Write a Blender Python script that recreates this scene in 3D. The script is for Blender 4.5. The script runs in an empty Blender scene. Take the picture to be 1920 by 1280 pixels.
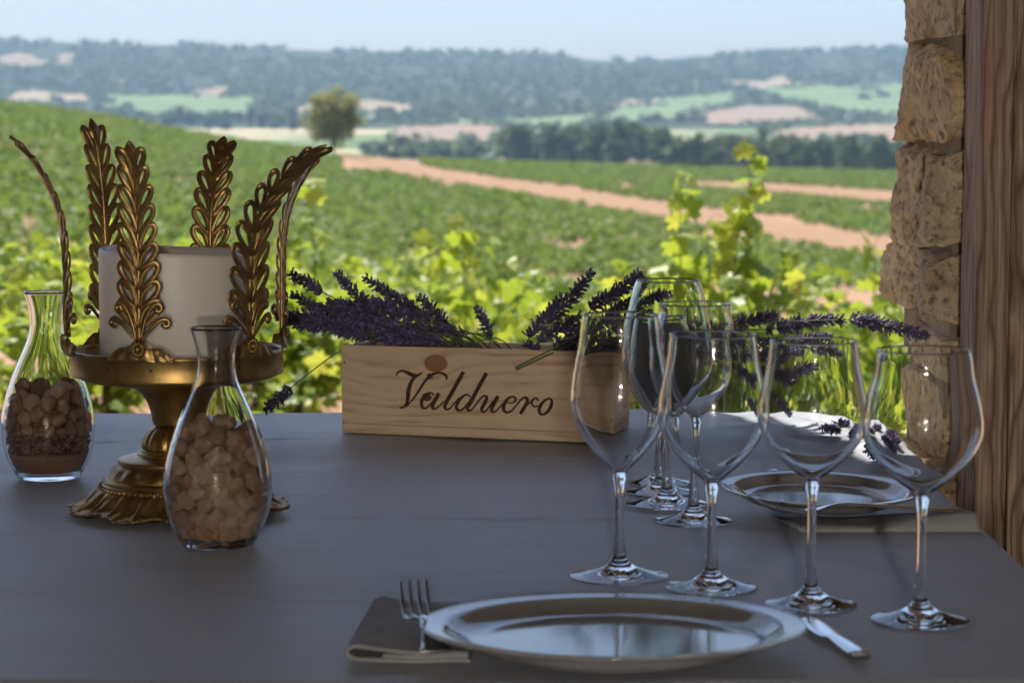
import bpy, math, random
import numpy as np
from mathutils import Vector, Matrix, noise
random.seed(7)
rng = np.random.default_rng(11)
SC = bpy.context.scene
COL = SC.collection
PI = math.pi

# ---------------------------------------------------------------- camera
FPX = 4675.0                    # focal length in pixels of the 1920 px wide picture
PITCH = math.atan(440.0 / FPX)
CAM = Vector((0.0, 0.0, 1.17))
TZ = 0.75                       # table surface
cd = bpy.data.cameras.new('camera')
cam = bpy.data.objects.new('camera', cd); COL.objects.link(cam)
cam.location = CAM
cam.rotation_euler = (PI / 2 - PITCH, 0, 0)
cd.sensor_width = 36.0; cd.sensor_fit = 'HORIZONTAL'
cd.lens = 36.0 * FPX / 1920.0
cd.clip_start = 0.05; cd.clip_end = 20000
cd.dof.use_dof = True; cd.dof.focus_distance = 2.86; cd.dof.aperture_fstop = 11.0
SC.camera = cam

# ---------------------------------------------------------------- light
SUN_AZ, SUN_EL = math.radians(-20), math.radians(58)      # azimuth from +Y, negative is to the left
SUN = Vector((math.sin(SUN_AZ) * math.cos(SUN_EL), math.cos(SUN_AZ) * math.cos(SUN_EL), math.sin(SUN_EL)))
w = bpy.data.worlds.new('World'); SC.world = w; w.use_nodes = True
wt = w.node_tree
sky = wt.nodes.new('ShaderNodeTexSky'); sky.sky_type = 'NISHITA'; sky.sun_disc = False
sky.sun_elevation = SUN_EL; sky.sun_rotation = SUN_AZ
sky.altitude = 800; sky.air_density = 0.8; sky.dust_density = 2.6; sky.ozone_density = 3.6
bg = wt.nodes['Background']; bg.inputs['Strength'].default_value = 0.098
wt.links.new(sky.outputs[0], bg.inputs['Color'])
sl = bpy.data.lights.new('sun', 'SUN'); sl.energy = 4.9; sl.angle = math.radians(0.5); sl.color = (1.0, 0.95, 0.87)
so = bpy.data.objects.new('sun', sl); COL.objects.link(so)
so.rotation_euler = SUN.to_track_quat('Z', 'Y').to_euler()
so.location = (0, 0, 50)
vs = SC.view_settings
vs.view_transform = 'Standard'; vs.look = 'None'; vs.gamma = 1.0; vs.exposure = 0.88; vs.use_curve_mapping = False
cy = SC.cycles
cy.use_denoising = True
cy.max_bounces = 14; cy.transmission_bounces = 12; cy.glossy_bounces = 6; cy.diffuse_bounces = 4
cy.transparent_max_bounces = 8; cy.volume_bounces = 0
cy.sample_clamp_indirect = 6.0
cy.blur_glossy = 0.3
cy.adaptive_threshold = 0.03

# ---------------------------------------------------------------- pixel geometry: a point of the photograph at a given distance
CP, SP = math.cos(PITCH), math.sin(PITCH)
def ray(px, py):
    xv = (px - 960.0) / FPX; yv = (640.0 - py) / FPX
    return Vector((xv, yv * SP + CP, yv * CP - SP))
def P(px, py, d):
    r = ray(px, py); return CAM + r * (d / r.y)
def T(px, py, z=TZ):            # where the sight line meets the horizontal plane z
    r = ray(px, py); return CAM + r * ((z - CAM.z) / r.z)

# ---------------------------------------------------------------- helpers: meshes and objects
def link(o, parent=None):
    COL.objects.link(o)
    if parent is not None: o.parent = parent
    return o
def tag(o, label=None, cat=None, group=None, kind=None):
    if label: o['label'] = label
    if cat: o['category'] = cat
    if group: o['group'] = group
    if kind: o['kind'] = kind
    return o
def empty(name, loc=(0, 0, 0), rz=0.0):
    o = bpy.data.objects.new(name, None); o.empty_display_size = 0.05
    COL.objects.link(o); o.location = loc; o.rotation_euler = (0, 0, rz)
    return o
def np_mesh(name, V, F, mat=None, smooth=False, tint=None):
    """V (n,3); F (m,3) or (m,4) index array; tint one value per face"""
    V = np.asarray(V, dtype=np.float32); F = np.asarray(F, dtype=np.int32)
    k = F.shape[1]; m = len(F)
    me = bpy.data.meshes.new(name)
    me.vertices.add(len(V)); me.vertices.foreach_set('co', V.ravel())
    me.loops.add(m * k); me.loops.foreach_set('vertex_index', F.ravel())
    me.polygons.add(m); me.polygons.foreach_set('loop_start', np.arange(0, m * k, k, dtype=np.int32))
    try: me.polygons.foreach_set('loop_total', np.full(m, k, dtype=np.int32))
    except Exception: pass
    me.polygons.foreach_set('use_smooth', np.full(m, bool(smooth)))
    if tint is not None:
        a = me.attributes.new('tint', 'FLOAT', 'FACE'); a.data.foreach_set('value', np.asarray(tint, dtype=np.float32))
    me.update(calc_edges=True); me.validate()
    if mat: me.materials.append(mat)
    return me
class MB:
    """collects verts and faces; build() links them as ONE mesh object"""
    def __init__(s): s.v = []; s.f = []; s.t = []
    def add(s, V, F, tint=0.5):
        b = len(s.v); s.v.extend([tuple(p) for p in V])
        for f in F: s.f.append([i + b for i in f]); s.t.append(tint)
        return s
    def box(s, x0, x1, y0, y1, z0, z1, tint=0.5):
        V = [(x, y, z) for x in (x0, x1) for y in (y0, y1) for z in (z0, z1)]
        F = [(0, 1, 3, 2), (4, 6, 7, 5), (0, 4, 5, 1), (2, 3, 7, 6), (0, 2, 6, 4), (1, 5, 7, 3)]
        return s.add(V, F, tint)
    def lathe(s, prof, seg=48, fn=None, tint=0.5, center=(0, 0, 0)):
        V = []; F = []; n = len(prof)
        for j in range(seg):
            a = 2 * PI * j / seg; c, q = math.cos(a), math.sin(a)
            for i, (r, z) in enumerate(prof):
                if fn: r, z = fn(r, z, a, i)
                V.append((center[0] + r * c, center[1] + r * q, center[2] + z))
        for j in range(seg):
            k = (j + 1) % seg
            for i in range(n - 1):
                r0, r1 = prof[i][0], prof[i + 1][0]
                a_, b_, c_, d_ = j * n + i, k * n + i, k * n + i + 1, j * n + i + 1
                if r0 < 1e-7 and r1 < 1e-7: continue
                if r0 < 1e-7: F.append((a_, c_, d_))
                elif r1 < 1e-7: F.append((a_, b_, d_))
                else: F.append((a_, b_, c_, d_))
        return s.add(V, F, tint)
    def tube(s, pts, rad, seg=6, flat=None, cap=True, closed=False, tint=0.5):
        """round tube along pts; rad number or list; flat = (normal vector, factor) squashes it along that vector"""
        pts = [Vector(p) for p in pts]; n = len(pts)
        rads = rad if hasattr(rad, '__len__') else [rad] * n
        V = []; F = []; up = None
        for i in range(n):
            if closed: t = (pts[(i + 1) % n] - pts[i - 1])
            else: t = (pts[min(i + 1, n - 1)] - pts[max(i - 1, 0)])
            t.normalize()
            if up is None:
                up = Vector((0, 0, 1)) if abs(t.z) < 0.9 else Vector((1, 0, 0))
            a = t.cross(up)
            if a.length < 1e-6: a = t.orthogonal()
            a.normalize(); up = a.cross(t).normalized()
            for k in range(seg):
                an = 2 * PI * k / seg
                off = (a * math.cos(an) + up * math.sin(an)) * rads[i]
                if flat:
                    nv, fac = flat; off -= nv * off.dot(nv) * (1 - fac)
                V.append(pts[i] + off)
        m = n if closed else n - 1
        for i in range(m):
            j = (i + 1) % n
            for k in range(seg):
                l = (k + 1) % seg
                F.append((i * seg + k, i * seg + l, j * seg + l, j * seg + k))
        if cap and not closed:
            F.append(tuple(range(seg))[::-1]); F.append(tuple((n - 1) * seg + k for k in range(seg)))
        return s.add(V, F, tint)
    def mesh(s, name, mat=None, smooth=True):
        me = bpy.data.meshes.new(name)
        me.from_pydata(s.v, [], s.f)
        a = me.attributes.new('tint', 'FLOAT', 'FACE'); a.data.foreach_set('value', np.array(s.t, dtype=np.float32))
        me.polygons.foreach_set('use_smooth', [smooth] * len(me.polygons))
        if mat: me.materials.append(mat)
        me.update()
        return me
    def build(s, name, mat, parent=None, smooth=True, loc=None):
        o = bpy.data.objects.new(name, s.mesh(name, mat, smooth))
        link(o, parent)
        if loc is not None: o.location = loc
        return o
def obj(name, me, parent=None, loc=None):
    o = bpy.data.objects.new(name, me); link(o, parent)
    if loc is not None: o.location = loc
    return o
def sharp(o, deg=35):
    bm_angle = math.radians(deg)
    me = o.data
    try: me.set_sharp_from_angle(angle=bm_angle)
    except Exception: pass
    return o
def bevel(o, wdt=0.002, seg=2):
    m = o.modifiers.new('bevel', 'BEVEL'); m.width = wdt; m.segments = seg; m.limit_method = 'ANGLE'
    return o
def catmull(pts, sub=6, closed=False):
    A = [np.array(p, dtype=float) for p in pts]; n = len(A); out = []
    for i in range(n if closed else n - 1):
        p0 = A[i - 1] if (i > 0 or closed) else A[0]; p1 = A[i]; p2 = A[(i + 1) % n]
        p3 = A[(i + 2) % n] if (closed or i + 2 < n) else A[-1]
        for k in range(sub):
            t = k / sub
            out.append(0.5 * ((2 * p1) + (-p0 + p2) * t + (2 * p0 - 5 * p1 + 4 * p2 - p3) * t * t + (-p0 + 3 * p1 - 3 * p2 + p3) * t ** 3))
    if not closed: out.append(A[-1])
    return out

# ---------------------------------------------------------------- helpers: materials
def S(r, g, b):                  # sRGB 0-255 to linear
    f = lambda c: (c / 255 / 12.92) if c / 255 <= 0.04045 else ((c / 255 + 0.055) / 1.055) ** 2.4
    return (f(r), f(g), f(b), 1.0)
class NT:
    def __init__(s, name):
        s.m = bpy.data.materials.new(name); s.m.use_nodes = True
        s.t = s.m.node_tree; s.n = s.t.nodes; s.b = s.n['Principled BSDF']; s.out = s.n['Material Output']
    def N(s, typ, **kw):
        n = s.n.new(typ)
        for k, v in kw.items():
            if k.startswith('_'): setattr(n, k[1:], v)
            else:
                key = int(k[1:]) if k[0] == 'i' and k[1:].isdigit() else k.replace('__', ' ')
                if hasattr(v, 'is_output') or isinstance(v, bpy.types.NodeSocket): s.t.links.new(v, n.inputs[key])
                else: n.inputs[key].default_value = v
        return n
    def L(s, a, b): s.t.links.new(a, b)
    def math(s, op, a, b=None, c=None):
        n = s.n.new('ShaderNodeMath'); n.operation = op
        for i, v in enumerate((a, b, c)):
            if v is None: continue
            if isinstance(v, bpy.types.NodeSocket): s.L(v, n.inputs[i])
            else: n.inputs[i].default_value = v
        return n.outputs[0]
    def ramp(s, fac, stops, interp='LINEAR'):
        n = s.n.new('ShaderNodeValToRGB'); n.color_ramp.interpolation = interp
        e = n.color_ramp.elements
        while len(e) > 1: e.remove(e[0])
        e[0].position, e[0].color = stops[0]
        for p, c in stops[1:]:
            q = e.new(p); q.color = c
        s.L(fac, n.inputs[0]); return n.outputs[0]
    def coord(s, which='Object', scale=(1, 1, 1), loc=(0, 0, 0), rot=(0, 0, 0)):
        tc = s.n.new('ShaderNodeTexCoord'); mp = s.n.new('ShaderNodeMapping')
        mp.inputs['Scale'].default_value = scale; mp.inputs['Location'].default_value = loc; mp.inputs['Rotation'].default_value = rot
        s.L(tc.outputs[which], mp.inputs[0]); return mp.outputs[0]
    def noise(s, vec, scale, detail=4, rough=0.55, dist=0.0):
        n = s.N('ShaderNodeTexNoise', Scale=scale, Detail=detail, Roughness=rough, Distortion=dist)
        if vec is not None: s.L(vec, n.inputs['Vector'])
        return n.outputs['Fac']
    def bump(s, h, strength=0.3, dist=0.01):
        n = s.N('ShaderNodeBump', Strength=strength, Distance=dist, Height=h)
        s.L(n.outputs[0], s.b.inputs['Normal']); return n
    def mix(s, fac, a, b, blend='MIX'):
        n = s.n.new('ShaderNodeMix'); n.data_type = 'RGBA'; n.blend_type = blend
        for i, v in ((0, fac), (6, a), (7, b)):
            if isinstance(v, bpy.types.NodeSocket): s.L(v, n.inputs[i])
            else: n.inputs[i].default_value = v
        return n.outputs[2]
    def set(s, **kw):
        for k, v in kw.items():
            k = k.replace('__', ' ')
            if isinstance(v, bpy.types.NodeSocket): s.L(v, s.b.inputs[k])
            else: s.b.inputs[k].default_value = v
        return s
def noisy(name, c1, c2, scale=8, rough=0.7, bump=0.2, bdist=0.01, detail=5, metallic=0.0, stretch=(1, 1, 1), bscale=None):
    m = NT(name); v = m.coord('Object', stretch)
    f = m.noise(v, scale, detail)
    m.set(Base__Color=m.ramp(f, [(0.3, c1), (0.7, c2)]), Roughness=rough, Metallic=metallic)
    if bump: m.bump(m.noise(v, bscale or scale * 3, 5), bump, bdist)
    return m.m
def leaf_mat(name, stops, trans=0.4, tcol=(0.45, 0.62, 0.05, 1), rough=0.55):
    m = NT(name)
    at = m.N('ShaderNodeAttribute', _attribute_name='tint')
    oi = m.N('ShaderNodeObjectInfo')
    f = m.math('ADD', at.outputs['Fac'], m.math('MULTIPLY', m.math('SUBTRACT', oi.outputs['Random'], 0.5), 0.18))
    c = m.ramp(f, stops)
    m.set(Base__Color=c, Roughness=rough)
    m.b.inputs['Specular IOR Level'].default_value = 0.35
    tr = m.N('ShaderNodeBsdfTranslucent')
    m.L(m.mix(0.45, c, tcol), tr.inputs['Color'])
    mx = m.N('ShaderNodeMixShader'); mx.inputs[0].default_value = trans
    m.L(m.b.outputs[0], mx.inputs[1]); m.L(tr.outputs[0], mx.inputs[2]); m.L(mx.outputs[0], m.out.inputs['Surface'])
    return m.m
# ================================================================ THE SETTING
# ---------------------------------------------------------------- terrain: vineyard slope, then valley and hills
pxk = [-3000, -800, 0, 200, 300, 450, 560, 640, 760, 960, 1300, 1660, 2400, 5000]
yck = [150, 172, 195, 222, 243, 268, 281, 289, 300, 308, 317, 325, 330, 335]
def yc(px): return np.interp(px, pxk, yck)
def dc(px): return np.interp(px, [-3000, 0, 640, 1660, 5000], [300, 310, 375, 455, 470])
gt = [0.0, 0.0105, 0.0125, 0.0175, 0.025, 0.035, 0.04, 0.075, 0.15, 0.225, 0.325, 0.45, 0.575, 0.70, 0.85, 1.0, 1.05, 1.2, 1.5]
gv = [6.0, 4.18, 3.47, 2.40, 1.60, 1.20, 1.07, 1.06, 0.85, 0.605, 0.42, 0.273, 0.173, 0.10, 0.036, 0.0, 0.012, 0.25, 0.8]
def near_py(px, d): return yc(px) + (700 - yc(px)) * np.interp(d / dc(px), gt, gv)
def near_d(px, py):
    lo, hi = 4.5, float(dc(px))
    for _ in range(40):
        m = 0.5 * (lo + hi)
        if near_py(px, m) > py: lo = m
        else: hi = m
    return lo
def near_pt(px, d): return P(px, float(near_py(px, d)), d)
def yr(px): return np.interp(px, [-3000, -800, 0, 300, 600, 900, 1058, 1085, 1190, 1310, 1500, 1700, 2400, 5000],
                             [110, 70, 76, 85, 93, 98, 99, 107, 114, 104, 101, 93, 80, 120])
def far_py(px, d):
    r = float(yr(px))
    return float(np.interp(d, [420, 600, 800, 1000, 1400, 2000, 2600, 3200, 3900, 4500, 5300],
                           [372, 345, 328, 314, 285, 250, 218, r + 0.62 * (218 - r), r + 0.27 * (218 - r), r, r + 40]))
def far_d(px, py):
    lo, hi = 430.0, 4500.0
    for _ in range(40):
        m = 0.5 * (lo + hi)
        if far_py(px, m) > py: lo = m
        else: hi = m
    return lo
def far_pt(px, d):
    p = P(px, far_py(px, d), d)
    k = min(1.0, max(0.0, (d - 2300) / 900)) * min(1.0, max(0.25, (4700 - d) / 500))
    p.z += k * 14 * noise.noise(Vector((p.x / 330, p.y / 330, 3.1))) + 0.35 * k * 14 * noise.noise(Vector((p.x / 110, p.y / 110, 8.0)))
    return p
def grid_obj(name, cols, rows, fn, mat, smooth=True):
    V = [fn(c, r) for r in rows for c in cols]; n = len(cols)
    F = [(j * n + i, j * n + i + 1, (j + 1) * n + i + 1, (j + 1) * n + i) for j in range(len(rows) - 1) for i in range(n - 1)]
    return obj(name, np_mesh(name, [tuple(v) for v in V], F, mat, smooth))

m = NT('vineyard_soil'); v = m.coord('Object')
f1 = m.noise(v, 0.35, 5); f2 = m.noise(v, 6.0, 6)
c = m.mix(m.math('MULTIPLY', f2, 0.6), m.ramp(f1, [(0.3, (0.30, 0.16, 0.085, 1)), (0.7, (0.39, 0.225, 0.125, 1))]), (0.30, 0.185, 0.11, 1))
m.set(Base__Color=c, Roughness=0.95); m.bump(f2, 0.6, 0.08)
M_SOIL = m.m
cols = list(range(-3000, -700, 300)) + list(range(-700, 2600, 45)) + list(range(2600, 5001, 300))
tr_ = np.concatenate([np.linspace(4.2, 40, 44), np.geomspace(42, 480, 90)])
def near_v(c, r):
    p = near_pt(c, r); p.z += 0.05 * noise.noise(Vector((p.x / 1.3, p.y / 1.3, 0.3))); return p
tag(grid_obj('vineyard_ground', cols, list(tr_), near_v, M_SOIL), kind='structure')

m = NT('valley_land'); v = m.coord('Object')
geo = m.N('ShaderNodeNewGeometry'); sep = m.N('ShaderNodeSeparateXYZ'); m.L(geo.outputs['Position'], sep.inputs[0])
fo = m.ramp(m.noise(v, 0.02, 6, 0.6), [(0.35, (0.030, 0.046, 0.022, 1)), (0.7, (0.062, 0.080, 0.036, 1))])
lay = m.ramp(m.noise(v, 0.0065, 3, 0.5), [(0.36, (0.11, 0.17, 0.06, 1)), (0.5, (0.20, 0.24, 0.10, 1)), (0.58, (0.46, 0.38, 0.24, 1)), (0.7, (0.52, 0.42, 0.29, 1))])
bare = m.ramp(m.noise(v, 0.0072, 5, 0.62), [(0.655, (0, 0, 0, 1)), (0.70, (1, 1, 1, 1))])
hill = m.ramp(m.math('ADD', m.math('DIVIDE', sep.outputs['Y'], 4000.0), m.math('MULTIPLY', m.math('SUBTRACT', m.noise(v, 0.003, 3), 0.5), 0.5)),
              [(0.545, (0, 0, 0, 1)), (0.56, (1, 1, 1, 1))])
fo2 = m.mix(bare, fo, (0.46, 0.34, 0.24, 1))
m.set(Base__Color=m.mix(hill, lay, fo2), Roughness=1.0)
m.b.inputs['Specular IOR Level'].default_value = 0.1
M_VALLEY = m.m
cols = list(range(-3000, -600, 240)) + list(range(-600, 2500, 22)) + list(range(2500, 5001, 250))
rows = list(np.linspace(420, 2300, 40)) + list(np.linspace(2350, 4700, 80)) + [4900, 5300]
tag(grid_obj('valley_and_hills', cols, rows, far_pt, M_VALLEY), kind='structure')

# ---------------------------------------------------------------- tracks across the vineyard
M_TRACK = noisy('track_sand', (0.235, 0.125, 0.055, 1), (0.31, 0.18, 0.088, 1), 0.5, 0.95, 0.4, 0.05, 6)
TRACKS = [[(610, 281, 9), (690, 296, 26), (760, 316, 24), (830, 329, 17), (900, 340, 18), (1050, 362, 22), (1200, 388, 26), (1350, 412, 30), (1500, 436, 32), (1660, 466, 36), (1900, 512, 40), (2300, 590, 46)],
          [(1290, 345, 5), (1380, 349, 10), (1480, 355, 13), (1560, 361, 15), (1660, 369, 17), (1850, 384, 19), (2100, 405, 22)]]
def track_half(px, k):
    t = TRACKS[k]; xs = [a for a, _, _ in t]
    if px < xs[0] or px > xs[-1]: return None
    return np.interp(px, xs, [b for _, b, _ in t]), np.interp(px, xs, [c_ for _, _, c_ in t]) * 0.5
for k in range(2):
    xs = np.arange(TRACKS[k][0][0], TRACKS[k][-1][0] + 1, 14.0)
    V = []; F = []; nr = 5
    for x in xs:
        c_, h_ = track_half(x, k); c_ += 2.0 * noise.noise(Vector((x / 45, k, 0))); h_ *= 1 + 0.25 * noise.noise(Vector((x / 30, k, 5)))
        for j in range(nr):
            y_ = max(c_ + h_ * (1 - 2 * j / (nr - 1)), float(yc(x)) + 0.6)
            d = near_d(x, y_); p = near_pt(x, d); p.z += 0.06
            V.append(p)
    for i in range(len(xs) - 1):
        for j in range(nr - 1): F.append((i * nr + j, (i + 1) * nr + j, (i + 1) * nr + j + 1, i * nr + j + 1))
    o = obj('dirt_track', np_mesh('dirt_track', [tuple(p) for p in V], F, M_TRACK, True))
    tag(o, kind='structure')

# ---------------------------------------------------------------- fields in the valley, each a patch of its own
M_TAN = noisy('stubble_field', (0.26, 0.195, 0.115, 1), (0.34, 0.26, 0.155, 1), 0.02, 1.0, 0)
M_PINK = noisy('ploughed_field', (0.235, 0.16, 0.10, 1), (0.30, 0.215, 0.138, 1), 0.02, 1.0, 0)
M_GREEN = noisy('green_field', (0.10, 0.17, 0.05, 1), (0.16, 0.24, 0.08, 1), 0.02, 1.0, 0)
FIELDS = [(M_TAN, [(15, 172), (55, 163), (100, 166), (105, 178), (160, 182), (165, 196), (15, 196)]),
          (M_PINK, [(0, 112), (40, 106), (92, 118), (80, 134), (0, 138)]), (M_PINK, [(108, 108), (140, 108), (138, 122), (110, 120)]),
          (M_GREEN, [(185, 186), (330, 180), (480, 188), (470, 222), (330, 232), (190, 205)]),
          (M_PINK, [(355, 170), (430, 166), (440, 192), (370, 192)]),
          (M_TAN, [(545, 208), (620, 202), (700, 196), (785, 206), (750, 222), (560, 224)]),
          (M_PINK, [(735, 243), (850, 238), (938, 236), (932, 262), (930, 296), (900, 296), (890, 268), (740, 268)]),
          (M_GREEN, [(810, 232), (1010, 226), (1120, 222), (1100, 244), (950, 242)]),
          (M_GREEN, [(1180, 200), (1240, 184), (1390, 180), (1350, 205), (1290, 226), (1200, 232), (1110, 236)]),
          (M_PINK, [(1305, 226), (1400, 202), (1480, 196), (1520, 212), (1552, 230), (1480, 238), (1330, 236)]),
          (M_TAN, [(1345, 164), (1430, 158), (1465, 146), (1490, 158), (1560, 162), (1500, 172), (1385, 174)]),
          (M_GREEN, [(1390, 178), (1520, 166), (1700, 160), (1700, 226), (1560, 214), (1480, 190)]),
          (M_TAN, [(1600, 172), (1640, 160), (1650, 172), (1615, 182)]),
          (M_PINK, [(1435, 250), (1560, 240), (1700, 236), (1700, 272), (1560, 268), (1500, 278)]),
          (M_PINK, [(1150, 188), (1235, 184), (1240, 196), (1200, 212), (1150, 206)]),
          (M_TAN, [(940, 300), (1300, 304), (1700, 306), (1700, 314), (1200, 312), (940, 308)]),
          (M_TAN, [(700, 284), (960, 288), (960, 298), (700, 296)])]
def in_poly(x, y, poly):
    r = False; n = len(poly)
    for i in range(n):
        x0, y0 = poly[i]; x1, y1 = poly[i - 1]
        if (y0 > y) != (y1 > y) and x < (x1 - x0) * (y - y0) / (y1 - y0) + x0: r = not r
    return r
for mt, poly in FIELDS:
    xs = [p[0] for p in poly]; ys = [p[1] for p in poly]
    sx, sy = 5.0, 1.6
    nx = int((max(xs) - min(xs)) / sx) + 3; ny = int((max(ys) - min(ys)) / sy) + 3
    idx = {}; V = []; F = []
    def vid(i, j):
        if (i, j) not in idx:
            x = min(xs) + (i - 1) * sx; y = min(ys) + (j - 1) * sy
            d = far_d(x, y); p = far_pt(x, d); p.z += 0.9 + d * 0.0006
            idx[(i, j)] = len(V); V.append(tuple(p))
        return idx[(i, j)]
    for i in range(nx):
        for j in range(ny):
            x = min(xs) + (i - 0.5) * sx; y = min(ys) + (j - 0.5) * sy
            x += 5 * noise.noise(Vector((x / 18, y / 9, 1))); y += 2.2 * noise.noise(Vector((x / 18, y / 9, 7)))
            if in_poly(x, y, poly): F.append((vid(i, j), vid(i + 1, j), vid(i + 1, j + 1), vid(i, j + 1)))
    if F: tag(obj('field', np_mesh('field', V, F, mt, True)), kind='structure')

# ---------------------------------------------------------------- the porch the table stands in
M_FLOOR = noisy('porch_floor', (0.09, 0.08, 0.07, 1), (0.13, 0.11, 0.095, 1), 3, 0.8, 0.3)
M_CEIL = noisy('ceiling_wood', (0.07, 0.052, 0.04, 1), (0.11, 0.085, 0.065, 1), 4, 0.7, 0.2, stretch=(8, 0.6, 1))
M_PLASTER = noisy('inner_wall', (0.17, 0.15, 0.13, 1), (0.23, 0.20, 0.17, 1), 3, 0.9, 0.3)
o = MB().box(-3.4, 1.6, -2.2, 4.15, -0.5, 0.0).build('porch_floor', M_FLOOR, smooth=False); tag(o, kind='structure')
RZ = 2.50                        # underside of the unseen roof; outline invented to leave just the far corner sunlit
def on_roof(x, y):
    k = (RZ + 0.12 - TZ) / SUN.z; return (x + SUN.x * k, y + SUN.y * k)
e1 = on_roof(0.262, 3.52); e2 = on_roof(0.452, 2.84)
q = (e1[0] - e2[0], e1[1] - e2[1]); ext = lambda k: (e2[0] + q[0] * k, e2[1] + q[1] * k)
xn = 0.466 + SUN.x * (RZ - TZ) / SUN.z + 0.05
poly = [(-3.4, -2.2), (1.6, -2.2), (1.6, 4.9), (xn, 4.9), (xn, ext(-0.05)[1]), ext(-0.05), ext(1.0), (-3.4, ext(1.0)[1])]  # slanted edge and notch shaped only for where sun and shade fall
V = [(x, y, z) for z in (RZ, RZ + 0.12) for x, y in poly]; n = len(poly)
F = [tuple(range(n))[::-1], tuple(range(n, 2 * n))] + [(i, (i + 1) % n, n + (i + 1) % n, n + i) for i in range(n)]
o = MB().add(V, F).build('porch_shade_roof', M_CEIL, smooth=False); tag(o, kind='structure')
tag(MB().box(-3.4, 1.76, -2.36, -2.2, 0, RZ).build('back_wall', M_PLASTER, smooth=False), kind='structure')
tag(MB().box(-3.56, -3.4, -2.36, 4.0, 0, RZ).build('side_wall', M_PLASTER, smooth=False), kind='structure')
tag(MB().box(1.6, 1.76, -2.2, 3.1, 0, RZ).build('side_wall', M_PLASTER, smooth=False), kind='structure')
o = MB().box(-60, 60, -60, -2.4, -0.6, -0.25).build('yard_ground', M_SOIL, smooth=False); tag(o, kind='structure')

# ---------------------------------------------------------------- stone jamb at the right of the opening
m = NT('limestone'); v = m.coord('Object'); oi = m.N('ShaderNodeObjectInfo')
n1 = m.noise(v, 16, 6, 0.62, 0.6); n2 = m.noise(v, 70, 6, 0.65)
c = m.ramp(n1, [(0.20, (0.40, 0.25, 0.12, 1)), (0.40, (0.70, 0.50, 0.28, 1)), (0.60, (0.84, 0.66, 0.42, 1)), (0.78, (0.72, 0.45, 0.18, 1))])
c = m.mix(m.ramp(n2, [(0.34, (0.85, 0.85, 0.85, 1)), (0.50, (0, 0, 0, 1))]), c, (0.16, 0.115, 0.075, 1))  # crevice shade painted in: low spots of the bump noise are darkened
h = m.N('ShaderNodeHueSaturation', Color=c); m.L(m.math('ADD', 0.98, m.math('MULTIPLY', oi.outputs['Random'], 0.28)), h.inputs['Value'])
m.L(m.math('ADD', 0.85, m.math('MULTIPLY', oi.outputs['Random'], 0.40)), h.inputs['Saturation'])
m.set(Base__Color=h.outputs[0], Roughness=0.92)
m.bump(m.math('ADD', n1, m.math('MULTIPLY', n2, 0.8)), 0.9, 0.018)
M_STONE = m.m
M_MORTAR = noisy('mortar', (0.26, 0.19, 0.125, 1), (0.36, 0.28, 0.19, 1), 25, 0.95, 0.6, 0.01)
def stone_mesh(sx, sy, sz, seed, n=24):
    """a rough-hewn block: a box cut by random chisel planes, then roughened"""
    rg = random.Random(seed * 13 + 5); planes = []
    for _ in range(26):
        v_ = Vector((rg.gauss(0, 1), rg.gauss(0, 1), rg.gauss(0, 1))).normalized()
        sup = abs(v_.x) * sx / 2 + abs(v_.y) * sy / 2 + abs(v_.z) * sz / 2
        planes.append((v_, sup - rg.uniform(0.004, 0.022) - 0.10 * (sup - min(sx, sz) * 0.5)))
    for ax in (Vector((-1, 0, 0)), Vector((0, -1, 0))):          # the faces one sees are never flat
        for _ in range(5):
            v_ = (ax + Vector((rg.gauss(0, 0.16), rg.gauss(0, 0.16), rg.gauss(0, 0.22)))).normalized()
            planes.append((v_, (sx if ax.x else sy) / 2 - rg.uniform(-0.006, 0.012) + abs(v_.z) * sz * 0.16))
    V = []; F = []; idx = {}; so_ = Vector((seed * 3.7, seed * 1.3, seed * 2.1))
    def vid(p):
        k = tuple(round(c_ * 1000) for c_ in p)
        if k in idx: return idx[k]
        q_ = Vector(p); r = (abs(q_.x) ** 12 + abs(q_.y) ** 12 + abs(q_.z) ** 12) ** (1 / 12); q_ /= max(r, 1e-6)
        w_ = Vector((q_.x * sx / 2, q_.y * sy / 2, q_.z * sz / 2))
        for v_, h_ in planes:
            e = w_.dot(v_) - h_
            if e > 0: w_ -= v_ * e
        nrm = w_.normalized()
        w_ += nrm * (noise.noise(w_ * 11 + so_) * 0.011 + (abs(noise.noise(Vector((w_.x * 24, w_.y * 24, w_.z * 40)) + so_)) - 0.2) * -0.016 + (abs(noise.noise(w_ * 70 + so_)) - 0.2) * -0.006)
        idx[k] = len(V); V.append(tuple(w_)); return idx[k]
    g = [-1 + 2 * i / n for i in range(n + 1)]
    for ax in range(3):
        for sg in (-1, 1):
            for i in range(n):
                for j in range(n):
                    c4 = []
                    for a, b in ((i, j), (i + 1, j), (i + 1, j + 1), (i, j + 1)):
                        p = [0, 0, 0]; p[ax] = sg; p[(ax + 1) % 3] = g[a]; p[(ax + 2) % 3] = g[b]; c4.append(vid(p))
                    F.append(c4 if sg > 0 else c4[::-1])
    me = MB().add(V, F).mesh('stone', M_STONE, True)
    me.set_sharp_from_angle(angle=math.radians(38))
    return me
jamb = empty('stone_jamb', (0.60, 3.42, 0.0))
tag(jamb, 'rough limestone block jamb of the opening beside the wooden door post', 'stone wall')
DJ, XJ, DEPJ = 3.10, 0.524, 0.46        # front plane, reveal plane and thickness of the wall
def zj(py): return P(1700, py, 3.3).z
SPEC = [(462, 588, -3), (594, 694, 8), (700, 868, 3), (268, 464, -3), (82, 270, -4), (-95, 78, -4)]
levels = []
rs = random.Random(4); z = zj(868)
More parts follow.
